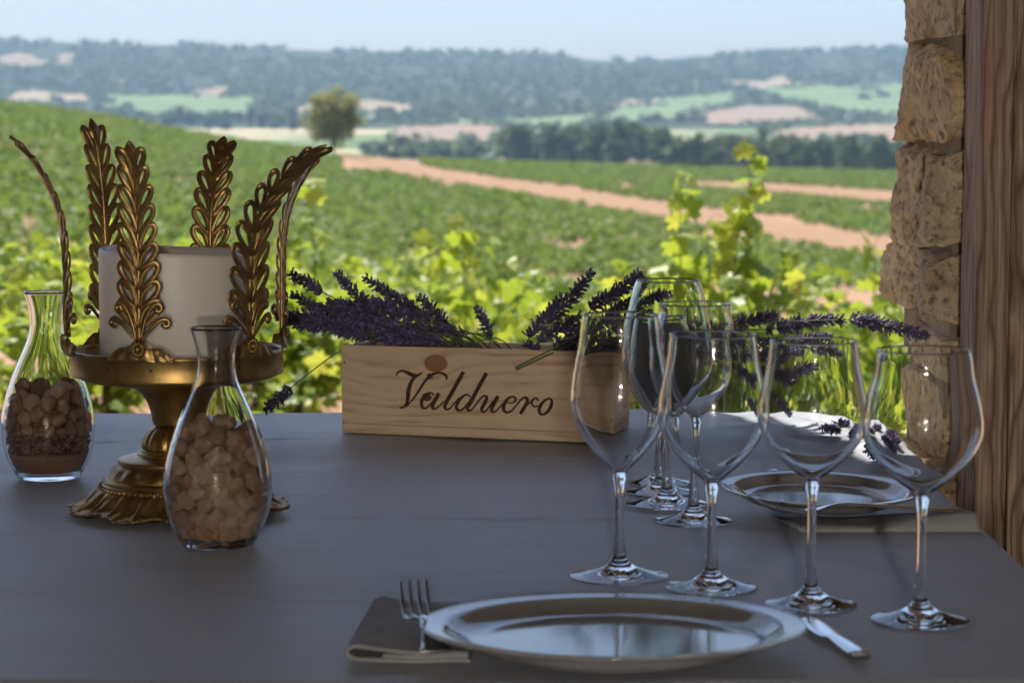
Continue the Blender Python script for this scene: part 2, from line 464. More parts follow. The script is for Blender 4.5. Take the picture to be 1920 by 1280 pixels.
while z > 0.02:
    h_ = min(z, rs.uniform(0.11, 0.16)); levels.append((z, z - h_, rs.uniform(-6, 6))); z -= h_
z = zj(-95)
while z < RZ - 0.02:
    h_ = min(RZ - z, rs.uniform(0.11, 0.15)); levels.append((z + h_, z, rs.uniform(-6, 6))); z += h_
levels = [(zj(t), zj(bt), k) for t, bt, k in SPEC] + levels
for i, (zt, zb, k) in enumerate(levels):
    x0 = XJ + k * 0.0013; parts_ = [(0.0, DEPJ)] if i % 3 else [(0.0, DEPJ * 0.36), (DEPJ * 0.37, DEPJ)]
    for q_, (d0, d1) in enumerate(parts_):
        wx = 0.20 + 0.05 * math.sin(i * 1.7 + q_); me = stone_mesh(wx, d1 - d0 - 0.004, (zt - zb) - 0.004, i * 2 + q_ + 1)
        o = obj('stone', me, jamb); o.location = Vector((x0 + wx / 2, DJ + (d0 + d1) / 2 + 0.006 * math.sin(i * 3.3), (zt + zb) / 2)) - jamb.location
    wx2 = 0.24; me = stone_mesh(wx2, 0.3, (zt - zb) - 0.006, i + 61, 10)
    o = obj('stone', me, jamb); o.location = Vector((x0 + wx + wx2 / 2 + 0.01, DJ + 0.16, (zt + zb) / 2)) - jamb.location
o = MB().box(XJ + 0.03 - 0.60, 1.0 - 0.60, DJ + 0.04 - 3.42, DJ + DEPJ - 0.05 - 3.42, 0, RZ).build('mortar', M_MORTAR, jamb, smooth=False)

# ---------------------------------------------------------------- weathered wooden door post in front of it
m = NT('weathered_wood'); tc = m.coord('Object'); oi = m.N('ShaderNodeObjectInfo')
sep = m.N('ShaderNodeSeparateXYZ'); m.L(tc, sep.inputs[0])
off = m.math('MULTIPLY', oi.outputs['Random'], 7.0)
cmb = m.N('ShaderNodeCombineXYZ')
m.L(m.math('ADD', sep.outputs['X'], off), cmb.inputs[0]); m.L(sep.outputs['Y'], cmb.inputs[1]); m.L(m.math('MULTIPLY', sep.outputs['Z'], 0.22), cmb.inputs[2])
warp = m.noise(cmb.outputs[0], 9.0, 3, 0.5)
g = m.math('ADD', m.math('MULTIPLY', m.math('ADD', sep.outputs['X'], off), 70.0), m.math('MULTIPLY', warp, 11.0))
rings = m.math('FRACT', g)
fine = m.N('ShaderNodeTexNoise', Scale=260.0, Detail=4.0)
mpf = m.N('ShaderNodeMapping'); mpf.inputs['Scale'].default_value = (1, 1, 0.02); m.L(tc, mpf.inputs[0]); m.L(mpf.outputs[0], fine.inputs['Vector'])
c = m.ramp(rings, [(0.0, (0.15, 0.085, 0.052, 1)), (0.22, (0.50, 0.32, 0.205, 1)), (0.65, (0.64, 0.44, 0.29, 1)), (0.90, (0.32, 0.19, 0.115, 1)), (1.0, (0.13, 0.075, 0.048, 1))])
c = m.mix(m.ramp(fine.outputs['Fac'], [(0.42, (0, 0, 0, 1)), (0.62, (0.75, 0.75, 0.75, 1))]), c, (0.24, 0.15, 0.11, 1))
c = m.mix(m.ramp(m.noise(cmb.outputs[0], 3.0, 3), [(0.45, (0, 0, 0, 1)), (0.7, (0.55, 0.55, 0.55, 1))]), c, (0.36, 0.26, 0.22, 1))
m.set(Base__Color=c, Roughness=0.75)
m.bump(m.math('ADD', m.math('MULTIPLY', rings, 0.5), m.math('MULTIPLY', fine.outputs['Fac'], 1.4)), 0.8, 0.006)
M_WOOD = m.m
post = empty('wooden_door_post', (0.66, 3.0, 0.0))
tag(post, 'weathered reddish brown wooden door post with vertical planks at the right', 'door post')
xs = [0.556, 0.598, 0.640, 0.720, 0.79]
for i in range(4):
    b = MB()
    x0, x1 = xs[i] + 0.0012, xs[i + 1] - 0.0012
    nz = 60
    V = []; F = []
    yf = 2.985 + (0.0, 0.006, 0.001, 0.004)[i]
    for k in range(nz + 1):
        z = RZ * k / nz; wv = 0.0022 * noise.noise(Vector((z * 3, i * 3.0, 0)))
        for (x, y) in ((x0 + wv, yf + 0.10), (x0 + wv, yf + 0.003), (x0 + wv + 0.003, yf), (x1 + wv - 0.003, yf), (x1 + wv, yf + 0.003), (x1 + wv, yf + 0.10)):
            V.append((x - 0.66, y - 3.0, z))
    for k in range(nz):
        for a in range(6):
            b_ = (a + 1) % 6; F.append((k * 6 + a, k * 6 + b_, (k + 1) * 6 + b_, (k + 1) * 6 + a))
    F.append((5, 4, 3, 2, 1, 0)); F.append(tuple(nz * 6 + a for a in range(6)))
    b.add(V, F).build('plank', M_WOOD, post, smooth=False)
# ================================================================ TABLE AND CLOTH
TX0, TX1, TY0, TY1 = -1.25, 0.466, 1.800, 3.415
M_TWOOD = noisy('table_wood', (0.12, 0.07, 0.04, 1), (0.18, 0.11, 0.06, 1), 5, 0.6, 0.2, stretch=(1, 10, 1))
tb = empty('dining_table', ((TX0 + TX1) / 2, (TY0 + TY1) / 2, 0))
tag(tb, 'large rectangular wooden dining table under the grey white cloth', 'table')
hx, hy = (TX1 - TX0) / 2 - 0.012, (TY1 - TY0) / 2 - 0.012
bevel(MB().box(-hx, hx, -hy, hy, 0.70, 0.7425).build('tabletop', M_TWOOD, tb, smooth=False), 0.004)
for sx in (-1, 1):
    for sy in (-1, 1):
        MB().box(sx * (hx - 0.10) - 0.04, sx * (hx - 0.10) + 0.04, sy * (hy - 0.10) - 0.04, sy * (hy - 0.10) + 0.04, 0.0, 0.70).build('leg', M_TWOOD, tb, smooth=False)
m = NT('cloth_linen'); v = m.coord('Object')
wv = m.N('ShaderNodeTexNoise', Scale=900.0, Detail=2.0); m.L(v, wv.inputs['Vector'])
st = m.noise(v, 2.4, 5, 0.55)
m.set(Base__Color=m.ramp(st, [(0.3, (0.29, 0.30, 0.34, 1)), (0.7, (0.33, 0.34, 0.38, 1))]), Roughness=0.52)
m.b.inputs['Sheen Weight'].default_value = 0.15
nn = m.noise(m.coord('Object', (0.7, 5.5, 1.0)), 5.0, 5, 0.6)
m.bump(m.math('ADD', m.math('MULTIPLY', nn, 1.0), m.math('MULTIPLY', wv.outputs['Fac'], 0.12)), 0.22, 0.006)
M_CLOTH = m.m
CREASE = []                      # fold lines across the table: (y, x start, x end, height, width)
for (py, x0, x1, h, wd) in [(832, -20, 640, 0.0034, 0.007), (893, -20, 300, 0.0028, 0.006), (895, 500, 1050, 0.0032, 0.006), (910, 560, 900, -0.002, 0.008), (945, 900, 1250, 0.0022, 0.006),
                            (968, 520, 1250, 0.0036, 0.007), (975, 20, 135, 0.0055, 0.010), (1000, 500, 1150, 0.0016, 0.010), (1004, -100, 300, 0.002, 0.012), (1105, -200, 1100, 0.0013, 0.014),
                            (860, 640, 1150, 0.0022, 0.009), (800, 480, 640, 0.0016, 0.008), (1180, 100, 520, 0.0012, 0.02)]:
    a = T(x0, py); b = T(x1, py); CREASE.append((a.y, a.x, b.x, h * 0.55, wd * 0.42))
RC = 0.10
def smooth01(t): t = min(1.0, max(0.0, t)); return t * t * (3 - 2 * t)
def cloth_h(x, y):
    z = 0.0032 * noise.noise(Vector((x * 2.2 + y * 1.5, y * 6, 0))) + 0.0006 * noise.noise(Vector((x * 9, y * 30, 2)))
    for (cy_, a, b, h, wd) in CREASE:
        if x < a - 0.05 or x > b + 0.05: continue
        yy = cy_ + 0.016 * noise.noise(Vector((x * 3, cy_ * 9, 1))) + (x - a) * 0.10 * math.sin(cy_ * 37)
        k = smooth01((x - a) / 0.08) * smooth01((b - x) / 0.08)
        t = (y - yy) / wd
        if -4 < t < 4: z += k * h * math.exp(-t * t) * (1.0 + 0.35 * noise.noise(Vector((x * 14, cy_, 3))))
    for (sx_, sy_, k_) in ((1.0, 0.55, 0.0), (0.8, -0.7, 2.0)):     # soft diagonal drag folds
        u_ = x * sx_ + y * sy_; v_ = noise.noise(Vector((u_ * 7 + k_, (x * sy_ - y * sx_) * 1.6, k_)))
        z += 0.0018 * max(0.0, 0.28 - abs(v_)) / 0.28 * max(0.0, noise.noise(Vector((x * 2.1, y * 2.1, 4 + k_))) + 0.25)
    # rucked-up far right corner
    dx, dy = x - 0.40, y - 3.20
    k = math.exp(-(dx * dx / 0.010 + dy * dy / 0.05))
    z += k * (0.006 + 0.006 * math.sin((x * 0.9 + y * 0.5) * 75 + 2 * noise.noise(Vector((x * 9, y * 9, 0)))))
    return max(z, -0.003)
def cloth_pt(x, y):
    cx = min(max(x, TX0 + RC), TX1 - RC); cy2 = min(max(y, TY0 + RC), TY1 - RC)
    # square near corners, round far ones
    if y < TY0 + RC + 0.3: cx = min(max(x, TX0), TX1 - 0.0); r_ = 0.0; cy2 = min(max(y, TY0), TY1)
    else: r_ = RC
    dx, dy = x - cx, y - cy2; l = math.hypot(dx, dy)
    if l < 1e-9 or l <= r_: return (x, y, TZ + cloth_h(x, y))
    ux, uy = dx / l, dy / l; e = l - r_
    qx, qy = cx + ux * r_, cy2 + uy * r_
    a = min(e / 0.012, PI / 2); out = 0.0076 * math.sin(a); dn = 0.0076 * (1 - math.cos(a)) + max(0.0, e - 0.012 * PI / 2)
    rip = 0.010 * math.sin((qx * uy - qy * ux) * 42 + 1.5 * noise.noise(Vector((qx * 5, qy * 5, 0)))) * min(1, dn / 0.12)
    return (qx + ux * (out + max(0, rip)), qy + uy * (out + max(0, rip)), TZ + cloth_h(qx, qy) * max(0, 1 - dn / 0.01) - dn)
gx = np.concatenate([np.linspace(TX0 - 0.28, TX0, 18)[:-1], np.linspace(TX0, -0.70, 50)[:-1], np.linspace(-0.70, TX1, 250), np.linspace(TX1, TX1 + 0.28, 26)[1:]])
gy = np.concatenate([np.linspace(TY0 - 0.28, TY0, 26)[:-1], np.linspace(TY0, TY1, 300), np.linspace(TY1, TY1 + 0.28, 26)[1:]])
V = [cloth_pt(x, y) for y in gy for x in gx]; n = len(gx)
F = [(j * n + i, j * n + i + 1, (j + 1) * n + i + 1, (j + 1) * n + i) for j in range(len(gy) - 1) for i in range(n - 1)]
o = obj('tablecloth', np_mesh('tablecloth', V, F, M_CLOTH, True))
tag(o, 'greyish white tablecloth with faint folds covering the whole table', 'tablecloth')
def on_cloth(px, py):
    p = T(px, py); return Vector((p.x, p.y, TZ + 0.002))

# ================================================================ WOODEN WINE BOX
A = T(641, 815); B = T(1148, 836)
BW = (B - A).length; BANG = math.atan2(B.y - A.y, B.x - A.x); BH = 0.1135; BD = 0.100; BT = 0.009
wbox = empty('wine_box', (A.x, A.y, TZ + 0.003), BANG)          # local x along the front, y to the back
tag(wbox, 'open pale pine wine box with burnt brown lettering, full of lavender', 'wooden box')
def box_uv(px, py):              # pixel to local (x, z) on the front face
    r = ray(px, py); nrm = Vector((math.sin(BANG), -math.cos(BANG), 0)); t = (A - CAM).dot(nrm) / r.dot(nrm); p = CAM + r * t - wbox.location
    return (p.x * math.cos(BANG) + p.y * math.sin(BANG), p.z)
KN = [box_uv(817, 681) + (0.0165, 0.0120), box_uv(806, 705) + (0.0045, 0.004), box_uv(800, 744) + (0.0070, 0.0055)]
def pine(name, knots):
    m = NT(name); v = m.coord('Object'); sep = m.N('ShaderNodeSeparateXYZ'); m.L(v, sep.inputs[0])
    X, Z = sep.outputs['X'], sep.outputs['Z']
    wn = m.noise(m.coord('Object', (0.35, 1, 1.6)), 14.0, 3, 0.5)
    h = m.math('ADD', Z, m.math('MULTIPLY', m.math('SUBTRACT', wn, 0.5), 0.055))
    if knots:                    # a flame figure at the left and grain that flows round each knot
        u = m.math('SUBTRACT', X, 0.060); vv = m.math('SUBTRACT', Z, 0.075)
        k1 = m.math('EXPONENT', m.math('MULTIPLY', m.math('ADD', m.math('MULTIPLY', m.math('MULTIPLY', u, u), 160.0), m.math('MULTIPLY', m.math('MULTIPLY', vv, vv), 700.0)), -1.0))
        h = m.math('ADD', h, m.math('MULTIPLY', k1, 0.028))
    kmask = None; kring = None
    for (kx, kz, rx, rz) in knots:
        u = m.math('DIVIDE', m.math('SUBTRACT', X, kx), rx); vv = m.math('DIVIDE', m.math('SUBTRACT', Z, kz), rz)
        r2 = m.math('ADD', m.math('MULTIPLY', u, u), m.math('MULTIPLY', vv, vv))
        infl = m.math('MULTIPLY', vv, m.math('EXPONENT', m.math('MULTIPLY', r2, -0.16)))
        h = m.math('ADD', h, m.math('MULTIPLY', infl, -rz * 0.55))
        r = m.math('SQRT', r2)
        mk = m.ramp(m.math('ADD', r, m.math('MULTIPLY', m.math('SUBTRACT', m.noise(v, 120.0, 3), 0.5), 0.25)), [(0.0, (1, 1, 1, 1)), (0.90, (1, 1, 1, 1)), (1.0, (0, 0, 0, 1))])
        halo = m.ramp(r, [(0.0, (0.5, 0.5, 0.5, 1)), (0.5, (0.5, 0.5, 0.5, 1)), (1.0, (0, 0, 0, 1))])
        rg = m.ramp(m.math('FRACT', m.math('ADD', m.math('MULTIPLY', r, 3.6), m.math('MULTIPLY', m.noise(v, 90.0, 2), 0.5))), [(0.0, (0.17, 0.065, 0.026, 1)), (0.4, (0.44, 0.23, 0.10, 1)), (0.8, (0.36, 0.17, 0.07, 1)), (1.0, (0.17, 0.065, 0.026, 1))])
        if rx < 0.008: rg = m.mix(0.75, rg, (0.05, 0.018, 0.012, 1))
        kmask = mk if kmask is None else m.mix(mk, kmask, (1, 1, 1, 1))
        kring = rg if kring is None else m.mix(mk, kring, rg)
    fr = m.math('FRACT', m.math('MULTIPLY', h, 62.0))
    grain = m.ramp(fr, [(0.0, (0.42, 0.25, 0.115, 1)), (0.20, (0.67, 0.48, 0.285, 1)), (0.70, (0.77, 0.58, 0.37, 1)), (1.0, (0.42, 0.25, 0.115, 1))])
    fade = m.noise(m.coord('Object', (0.6, 1, 2.0)), 22.0, 3)
    grain = m.mix(m.ramp(fade, [(0.35, (0.10, 0.10, 0.10, 1)), (0.6, (0.88, 0.88, 0.88, 1))]), grain, (0.75, 0.565, 0.36, 1))
    fib = m.noise(m.coord('Object', (12, 12, 420)), 1.0, 4)
    grain = m.mix(m.math('MULTIPLY', fib, 0.22), grain, (0.52, 0.36, 0.20, 1))
    c = m.mix(kmask, grain, kring) if kmask is not None else grain
    m.set(Base__Color=c, Roughness=0.6); m.bump(fib, 0.12, 0.001)
    return m.m
M_PINE = pine('pine_front', KN); M_PINE2 = pine('pine_plain', [])
ZB = 0.0125                       # base board shows as a strip under the front
bevel(MB().box(0, BW, 0, BT, ZB, BH).build('front_board', M_PINE, wbox, smooth=False), 0.0008)
FRONT = wbox.children[0]
bevel(MB().box(0, BW, BD - BT, BD, ZB, BH - 0.001).build('back_board', M_PINE2, wbox, smooth=False), 0.0008)
bevel(MB().box(-0.0, BW, 0.0005, BD - 0.0005, 0.0, ZB - 0.0004).build('base_board', M_PINE2, wbox, smooth=False), 0.0008)
for x in (0.0015, BW - BT - 0.0015):
    bevel(MB().box(x, x + BT, BT + 0.0003, BD - BT - 0.0003, ZB, BH - 0.0025).build('end_board', M_PINE2, wbox, smooth=False), 0.0008)
M_NAIL = noisy('nail_mark', (0.02, 0.015, 0.01, 1), (0.05, 0.035, 0.02, 1), 300, 0.7, 0)
for (px, py) in ((646, 679), (645, 792), (1144, 706), (1141, 798)):
    u, z = box_uv(px, py)
    MB().tube([(u, -0.0006, z - 0.0018), (u, -0.0006, z + 0.0018)], 0.0007, 6).build('nail', M_NAIL, FRONT)

# burnt lettering, written with a broad nib: (zoomed x, y, nib width) strokes
M_INK = noisy('burnt_lettering', (0.045, 0.020, 0.010, 1), (0.085, 0.040, 0.020, 1), 400, 0.8, 0)
zA = lambda x, y, w_: (730 + x / 11.64, 680 + y / 11.64, w_ / 11.64)
zB = lambda x, y, w_: (880 + x / 11.29, 680 + y / 11.29, w_ / 11.29)
LET = [
 [[zA(*p) for p in [(155, 290, 22), (180, 215, 45), (270, 172, 50), (380, 205, 70), (480, 255, 88), (560, 282, 88), (640, 262, 60), (700, 222, 34), (742, 182, 14)]],
  [zA(*p) for p in [(600, 272, 62), (530, 340, 72), (470, 440, 86), (430, 560, 95), (410, 700, 90), (395, 840, 72), (350, 930, 62), (280, 975, 46), (222, 975, 42)]],
  [zA(*p) for p in [(350, 950, 50), (430, 890, 36), (540, 760, 42), (650, 600, 52), (760, 430, 56), (840, 330, 60), (920, 262, 62), (1000, 230, 54), (1100, 218, 50), (1190, 240, 60), (1250, 300, 64), (1238, 382, 18)]]],
 [[zA(*p) for p in [(985, 700, 40), (900, 652, 42), (800, 690, 62), (725, 790, 76), (700, 900, 76), (735, 980, 58), (805, 985, 44), (900, 900, 36), (990, 790, 40)]],
  [zA(*p) for p in [(1085, 658, 84), (1020, 780, 90), (955, 900, 82), (945, 980, 68), (995, 1005, 44), (1080, 955, 36), (1190, 830, 30)]]],
 [[zA(*p) for p in [(1618, 192, 86), (1500, 410, 88), (1370, 640, 88), (1250, 850, 86), (1212, 960, 74), (1255, 1018, 50), (1335, 980, 40), (1420, 880, 35), (1530, 760, 40)]]],
 [[zA(*p) for p in [(1775, 740, 40), (1695, 692, 46), (1590, 745, 62), (1505, 850, 76), (1465, 960, 76), (1505, 1028, 55), (1585, 1018, 45), (1690, 920, 42), (1790, 780, 46)]],
  [zB(*p) for p in [(368, 212, 86), (240, 440, 86), (110, 680, 86), (0, 890, 82)]] + [zA(1700, 985, 68), zA(1742, 1038, 48), zA(1805, 1010, 38)] + [zB(60, 975, 34), zB(150, 870, 34)]],
 [[zB(*p) for p in [(60, 975, 34), (140, 885, 35), (230, 765, 40), (310, 698, 44), (372, 730, 64), (340, 830, 82), (270, 950, 76), (275, 1028, 54), (335, 1025, 40), (420, 930, 36), (520, 800, 40)]],
  [zB(*p) for p in [(605, 700, 82), (535, 840, 86), (475, 960, 80), (490, 1030, 58), (545, 1033, 40), (620, 960, 35), (710, 860, 36)]]],
 [[zB(*p) for p in [(790, 835, 26), (900, 850, 30), (970, 810, 44), (975, 745, 46), (910, 712, 40), (810, 765, 64), (740, 880, 80), (730, 990, 74), (795, 1050, 50), (885, 1020, 40), (980, 920, 38), (1090, 785, 40), (1165, 725, 45)]]],
 [[zB(*p) for p in [(1150, 735, 40), (1205, 735, 62), (1235, 800, 72), (1190, 900, 76), (1130, 1000, 76), (1082, 1082, 70)]],
  [zB(*p) for p in [(1220, 905, 26), (1320, 800, 36), (1400, 745, 44), (1445, 760, 40), (1455, 812, 26)]],
  [zB(*p) for p in [(1390, 750, 42), (1340, 800, 42), (1330, 870, 44), (1385, 925, 38), (1460, 905, 32)]]],
 [[zB(*p) for p in [(1680, 752, 42), (1580, 812, 60), (1500, 920, 76), (1485, 1030, 70), (1540, 1092, 50), (1640, 1050, 62), (1725, 930, 76), (1750, 820, 60), (1725, 765, 46), (1678, 752, 40)]]]]
lay_ = 0
for strokes in LET:
    b = MB()
    for st_ in strokes:
        c_ = catmull(st_, 7); V = []; F = []; lay_ += 1; yoff = -0.00012 - 0.00004 * lay_
        for i, p in enumerate(c_):
            a = c_[max(0, i - 1)]; e = c_[min(len(c_) - 1, i + 1)]; t = np.array([e[0] - a[0], e[1] - a[1]]); t /= max(np.hypot(*t), 1e-6)
            for s_ in (-1, 1):
                u, z = box_uv(p[0] - t[1] * s_ * p[2] / 2, p[1] + t[0] * s_ * p[2] / 2); V.append((u, yoff, z))
        for i in range(len(c_) - 1): F.append((2 * i, 2 * i + 1, 2 * i + 3, 2 * i + 2))
        b.add(V, F)
    b.build('letter', M_INK, FRONT, smooth=False)

# ================================================================ LAVENDER
M_LAV = leaf_mat('lavender_flower', [(0.0, (0.10, 0.085, 0.10, 1)), (0.35, (0.14, 0.115, 0.18, 1)), (0.7, (0.19, 0.15, 0.32, 1)), (1.0, (0.27, 0.21, 0.50, 1))], 0.15, (0.20, 0.12, 0.35, 1), 0.8)
M_LSTEM = noisy('lavender_stem', (0.09, 0.13, 0.05, 1), (0.16, 0.20, 0.085, 1), 60, 0.7, 0)
lr = random.Random(5)
def floret(b, p, dirv, ln, tint):
    a = dirv.orthogonal().normalized(); c_ = dirv.cross(a); V = []; F = []
    for (t, r) in ((0, 0.0005), (0.35, 0.00125), (0.75, 0.0014), (1.0, 0.0011)):
        for k in range(4):
            an = PI / 2 * k + 0.4; V.append(p + dirv * (ln * t) + (a * math.cos(an) + c_ * math.sin(an)) * r)
    for i in range(3):
        for k in range(4): F.append((i * 4 + k, i * 4 + (k + 1) % 4, i * 4 + 4 + (k + 1) % 4, i * 4 + 4 + k))
    b.add(V, F, tint)
    if lr.random() < 0.35:      # an open corolla: two small lips
        e = p + dirv * ln
        for s_ in (0, 1):
            an = lr.uniform(0, 6.28); w_ = (a * math.cos(an) + c_ * math.sin(an)); n_ = dirv.cross(w_)
            b.add([e - n_ * 0.0009, e + n_ * 0.0009, e + dirv * 0.0026 + w_ * 0.0022 + n_ * 0.0013, e + dirv * 0.0026 + w_ * 0.0022 - n_ * 0.0013], [(0, 1, 2, 3)], min(1.0, tint + 0.4))
def sprig(path, hl, label, group=None, gap=True, fat=1.0):
    """path: points base -> tip; the last hl metres carry flowers"""
    pts = [Vector(p) for p in catmull([tuple(p) for p in path], 8)]
    base = pts[0].copy(); o = empty('lavender_sprig', base)
    tag(o, label, 'lavender', group)
    loc = [p - base for p in pts]
    L_ = [0.0]
    for i in range(1, len(loc)): L_.append(L_[-1] + (loc[i] - loc[i - 1]).length)
    tot = L_[-1]
    def at(s_):
        s_ = min(max(s_, 0), tot)
        for i in range(1, len(L_)):
            if L_[i] >= s_:
                t = (s_ - L_[i - 1]) / max(L_[i] - L_[i - 1], 1e-9); return loc[i - 1].lerp(loc[i], t), (loc[i] - loc[i - 1]).normalized()
        return loc[-1], (loc[-1] - loc[-2]).normalized()
    MB().tube(loc, [0.00105 - 0.0004 * i / len(loc) for i in range(len(loc))], 5).build('stem', M_LSTEM, o)
    b = MB(); s_ = tot - hl
    whorls = []
    if gap and lr.random() < 0.6: whorls.append(s_ - 0.014)
    while s_ < tot - 0.001: whorls.append(s_); s_ += 0.0058
    for wi, s2 in enumerate(whorls):
        p, d = at(s2); k = (s2 - (tot - hl)) / hl; size = (0.8 + 0.35 * math.sin(PI * min(1, max(0, k * 0.8 + 0.15)))) * (1 - 0.35 * max(0, k)) * fat
        a = d.orthogonal().normalized(); c_ = d.cross(a); nf = 11 if k < 0.8 else 8; ph = lr.uniform(0, 6)
        for q_ in range(nf):
            an = ph + 2 * PI * q_ / nf + lr.uniform(-0.25, 0.25); el = lr.uniform(0.45, 1.25)
            rd = (a * math.cos(an) + c_ * math.sin(an)); dv = (rd * math.sin(el) + d * math.cos(el)).normalized()
            floret(b, p + rd * 0.0008, dv, 0.0100 * size * lr.uniform(0.7, 1.25), lr.uniform(0.1, 0.75))
    b.build('flower_head', M_LAV, o, smooth=False)
    return o
GL = 'lavender sprigs in the dense bunch at the left end of the box'
GR = 'lavender sprigs in the bunch at the right end of the box'
LL = 'dark purple lavender sprig within the dense bunch left in the box'
LR_ = 'dark purple lavender sprig in the right bunch behind the wine glasses'
def inbox(fx, fy, z): # local to world in the box
    c_, s_ = math.cos(BANG), math.sin(BANG); x = fx * BW; y = fy * BD
    return Vector((A.x + x * c_ - y * s_, A.y + x * s_ + y * c_, TZ + z))
def left_sprig(tip, neck, dep, base_fx, label=LL, group=GL, fat=1.0, z0=0.03):
    tp = P(tip[0], tip[1], dep); nk = P(neck[0], neck[1], dep + 0.01); hl = (tp - nk).length
    bs = inbox(base_fx, lr.uniform(0.3, 0.7), z0)
    mid = nk.lerp(bs, 0.45); mid.z = max(mid.z, TZ + BH + 0.008) if mid.x < bs.x else mid.z
    return sprig([bs, mid, nk, nk.lerp(tp, 0.5) + Vector((0, 0, lr.uniform(-0.003, 0.003))), tp], hl, label, group, fat=fat)
# the ones that stand out
left_sprig((543, 513), (606, 548), 3.20, 0.62, 'lavender sprig with the topmost flower head beside the candle holder', None)
left_sprig((632, 512), (706, 588), 3.18, 0.66, 'lavender sprig leaning left with its tip raised, second from the candle holder', None)
left_sprig((686, 523), (808, 602), 3.21, 0.70, 'long lavender sprig leaning left above the middle of the left bunch', None, 1.1)
left_sprig((786, 556), (852, 624), 3.19, 0.72, 'short lavender head at the right flank of the left bunch', None)
left_sprig((836, 612), (872, 650), 3.18, 0.75, 'small low lavender head just left of the lone upright sprig', None, 0.8)
# dense bunch
lr2 = random.Random(9)
for i in range(23):
    t = lr2.random(); tx = 522 + 205 * t + lr2.uniform(-10, 10)
    top = 548 + 28 * t; bot = 632 + 8 * t
    ty = top + (bot - top) * lr2.random()
    ln = lr2.uniform(75, 120); sl_ = lr2.uniform(0.02, 0.42) + (0.25 if ty < 570 else 0) - (0.12 if ty > 615 else 0)
    nk = (tx + ln, min(ty + ln * sl_, 640))
    left_sprig((tx, ty), nk, lr2.uniform(3.15, 3.26), lr2.uniform(0.55, 0.78), fat=1.05)
# lone upright sprig and the one hanging over the left end
b0 = inbox(0.63, 0.5, 0.04)
tp = P(893, 574, 3.19); nk = P(919, 634, 3.19)
sprig([b0, P(922, 664, 3.185), nk, nk.lerp(tp, 0.5) + Vector((0.001, 0, 0.0015)), tp], (tp - nk).length, 'lone short lavender sprig standing upright in the middle of the box', None, False, 0.85)
tp = P(497, 769, 3.17); nk = P(545, 727, 3.18)
sprig([inbox(0.42, 0.5, 0.085), P(720, 636, 3.21), P(640, 658, 3.20), P(575, 703, 3.185), nk, tp], (tp - nk).length, 'single lavender sprig hanging down past the left end of the box', None, True, 0.9)
# right bunch: (tip, neck, depth, label)
RS = [((1112, 508), (1030, 606), 3.16, 'tall lavender sprig leaning right above the lettering side of the box', None, 1.1),
      ((1203, 514), (1108, 580), 3.17, 'tall lavender sprig just left of the large rear wine glass', None, 1.15),
      ((1258, 548), (1190, 566), 3.18, 'lavender head seen through the large rear wine glass bowl', None, 1.0),
      ((1052, 556), (992, 632), 3.15, 'shorter lavender sprig leaning right at the start of the right bunch', None, 0.95),
      ((1092, 590), (1010, 640), 3.13, LR_, GR, 1), ((1150, 588), (1060, 630), 3.17, LR_, GR, 1), ((1135, 622), (1040, 655), 3.14, LR_, GR, 1),
      ((1230, 598), (1150, 622), 3.2, LR_, GR, 1), ((1250, 628), (1150, 648), 3.17, LR_, GR, 1), ((1290, 610), (1200, 630), 3.2, LR_, GR, 1),
      ((1320, 634), (1220, 650), 3.18, LR_, GR, 1), ((1345, 600), (1250, 616), 3.22, LR_, GR, 1), ((1365, 646), (1260, 660), 3.16, LR_, GR, 1),
      ((1300, 668), (1200, 668), 3.16, LR_, GR, 1), ((1385, 625), (1300, 630), 3.2, LR_, GR, 1), ((1200, 650), (1100, 652), 3.12, LR_, GR, 1),
      ((1350, 690), (1260, 676), 3.18, LR_, GR, 1), ((1400, 668), (1310, 664), 3.15, LR_, GR, 1),
      ((1452, 592), (1384, 606), 3.2, 'lavender head just right of the rear glass rims, topmost there', None, 1.0),
      ((1568, 600), (1456, 616), 3.18, 'long lavender sprig pointing right, second from the stone jamb', None, 1.15),
      ((1565, 632), (1490, 638), 3.2, 'lavender sprig lying under the long one and pointing right', None, 0.9),
      ((1742, 630), (1592, 600), 3.15, 'longest lavender sprig, its tip reaching in front of the stone jamb', None, 1.15),
      ((1605, 662), (1520, 652), 3.2, 'lavender head seen through the third front glass, upper one', None, 1.0),
      ((1532, 688), (1445, 700), 3.18, 'lavender head seen through the third front glass, lower one', None, 1.1),
      ((1500, 660), (1410, 668), 3.22, LR_, GR, 1), ((1480, 718), (1400, 690), 3.16, LR_, GR, 1), ((1440, 640), (1370, 644), 3.16, LR_, GR, 1),
      ((1470, 778), (1428, 748), 3.20, 'small lavender head drooping above the sunlit cloth', None, 0.8)]
for (t_, n_, dep, lab, grp, fat) in RS:
    tp = P(t_[0], t_[1], dep); nk = P(n_[0], n_[1], dep - 0.005); hl = (tp - nk).length
    bs = inbox(lr.uniform(0.60, 0.78), lr.uniform(0.3, 0.7), lr.uniform(0.05, 0.09))
    ed = inbox(0.985, lr.uniform(0.3, 0.7), BH + lr.uniform(0.004, 0.02))
    mids = [nk.lerp(bs, 0.5)] if nk.x < ed.x + 0.02 else [ed.lerp(bs, 0.5) + Vector((0, 0, 0.008)), ed, ed.lerp(nk, 0.6) + Vector((0, 0, 0.004))]
    if nk.x < ed.x + 0.02: mids[0].z = max(mids[0].z, TZ + BH * 0.9)
    sprig([bs] + mids + [nk, nk.lerp(tp, 0.5) + Vector((0, 0, lr.uniform(-0.002, 0.004))), tp], hl, lab, grp, fat=fat)
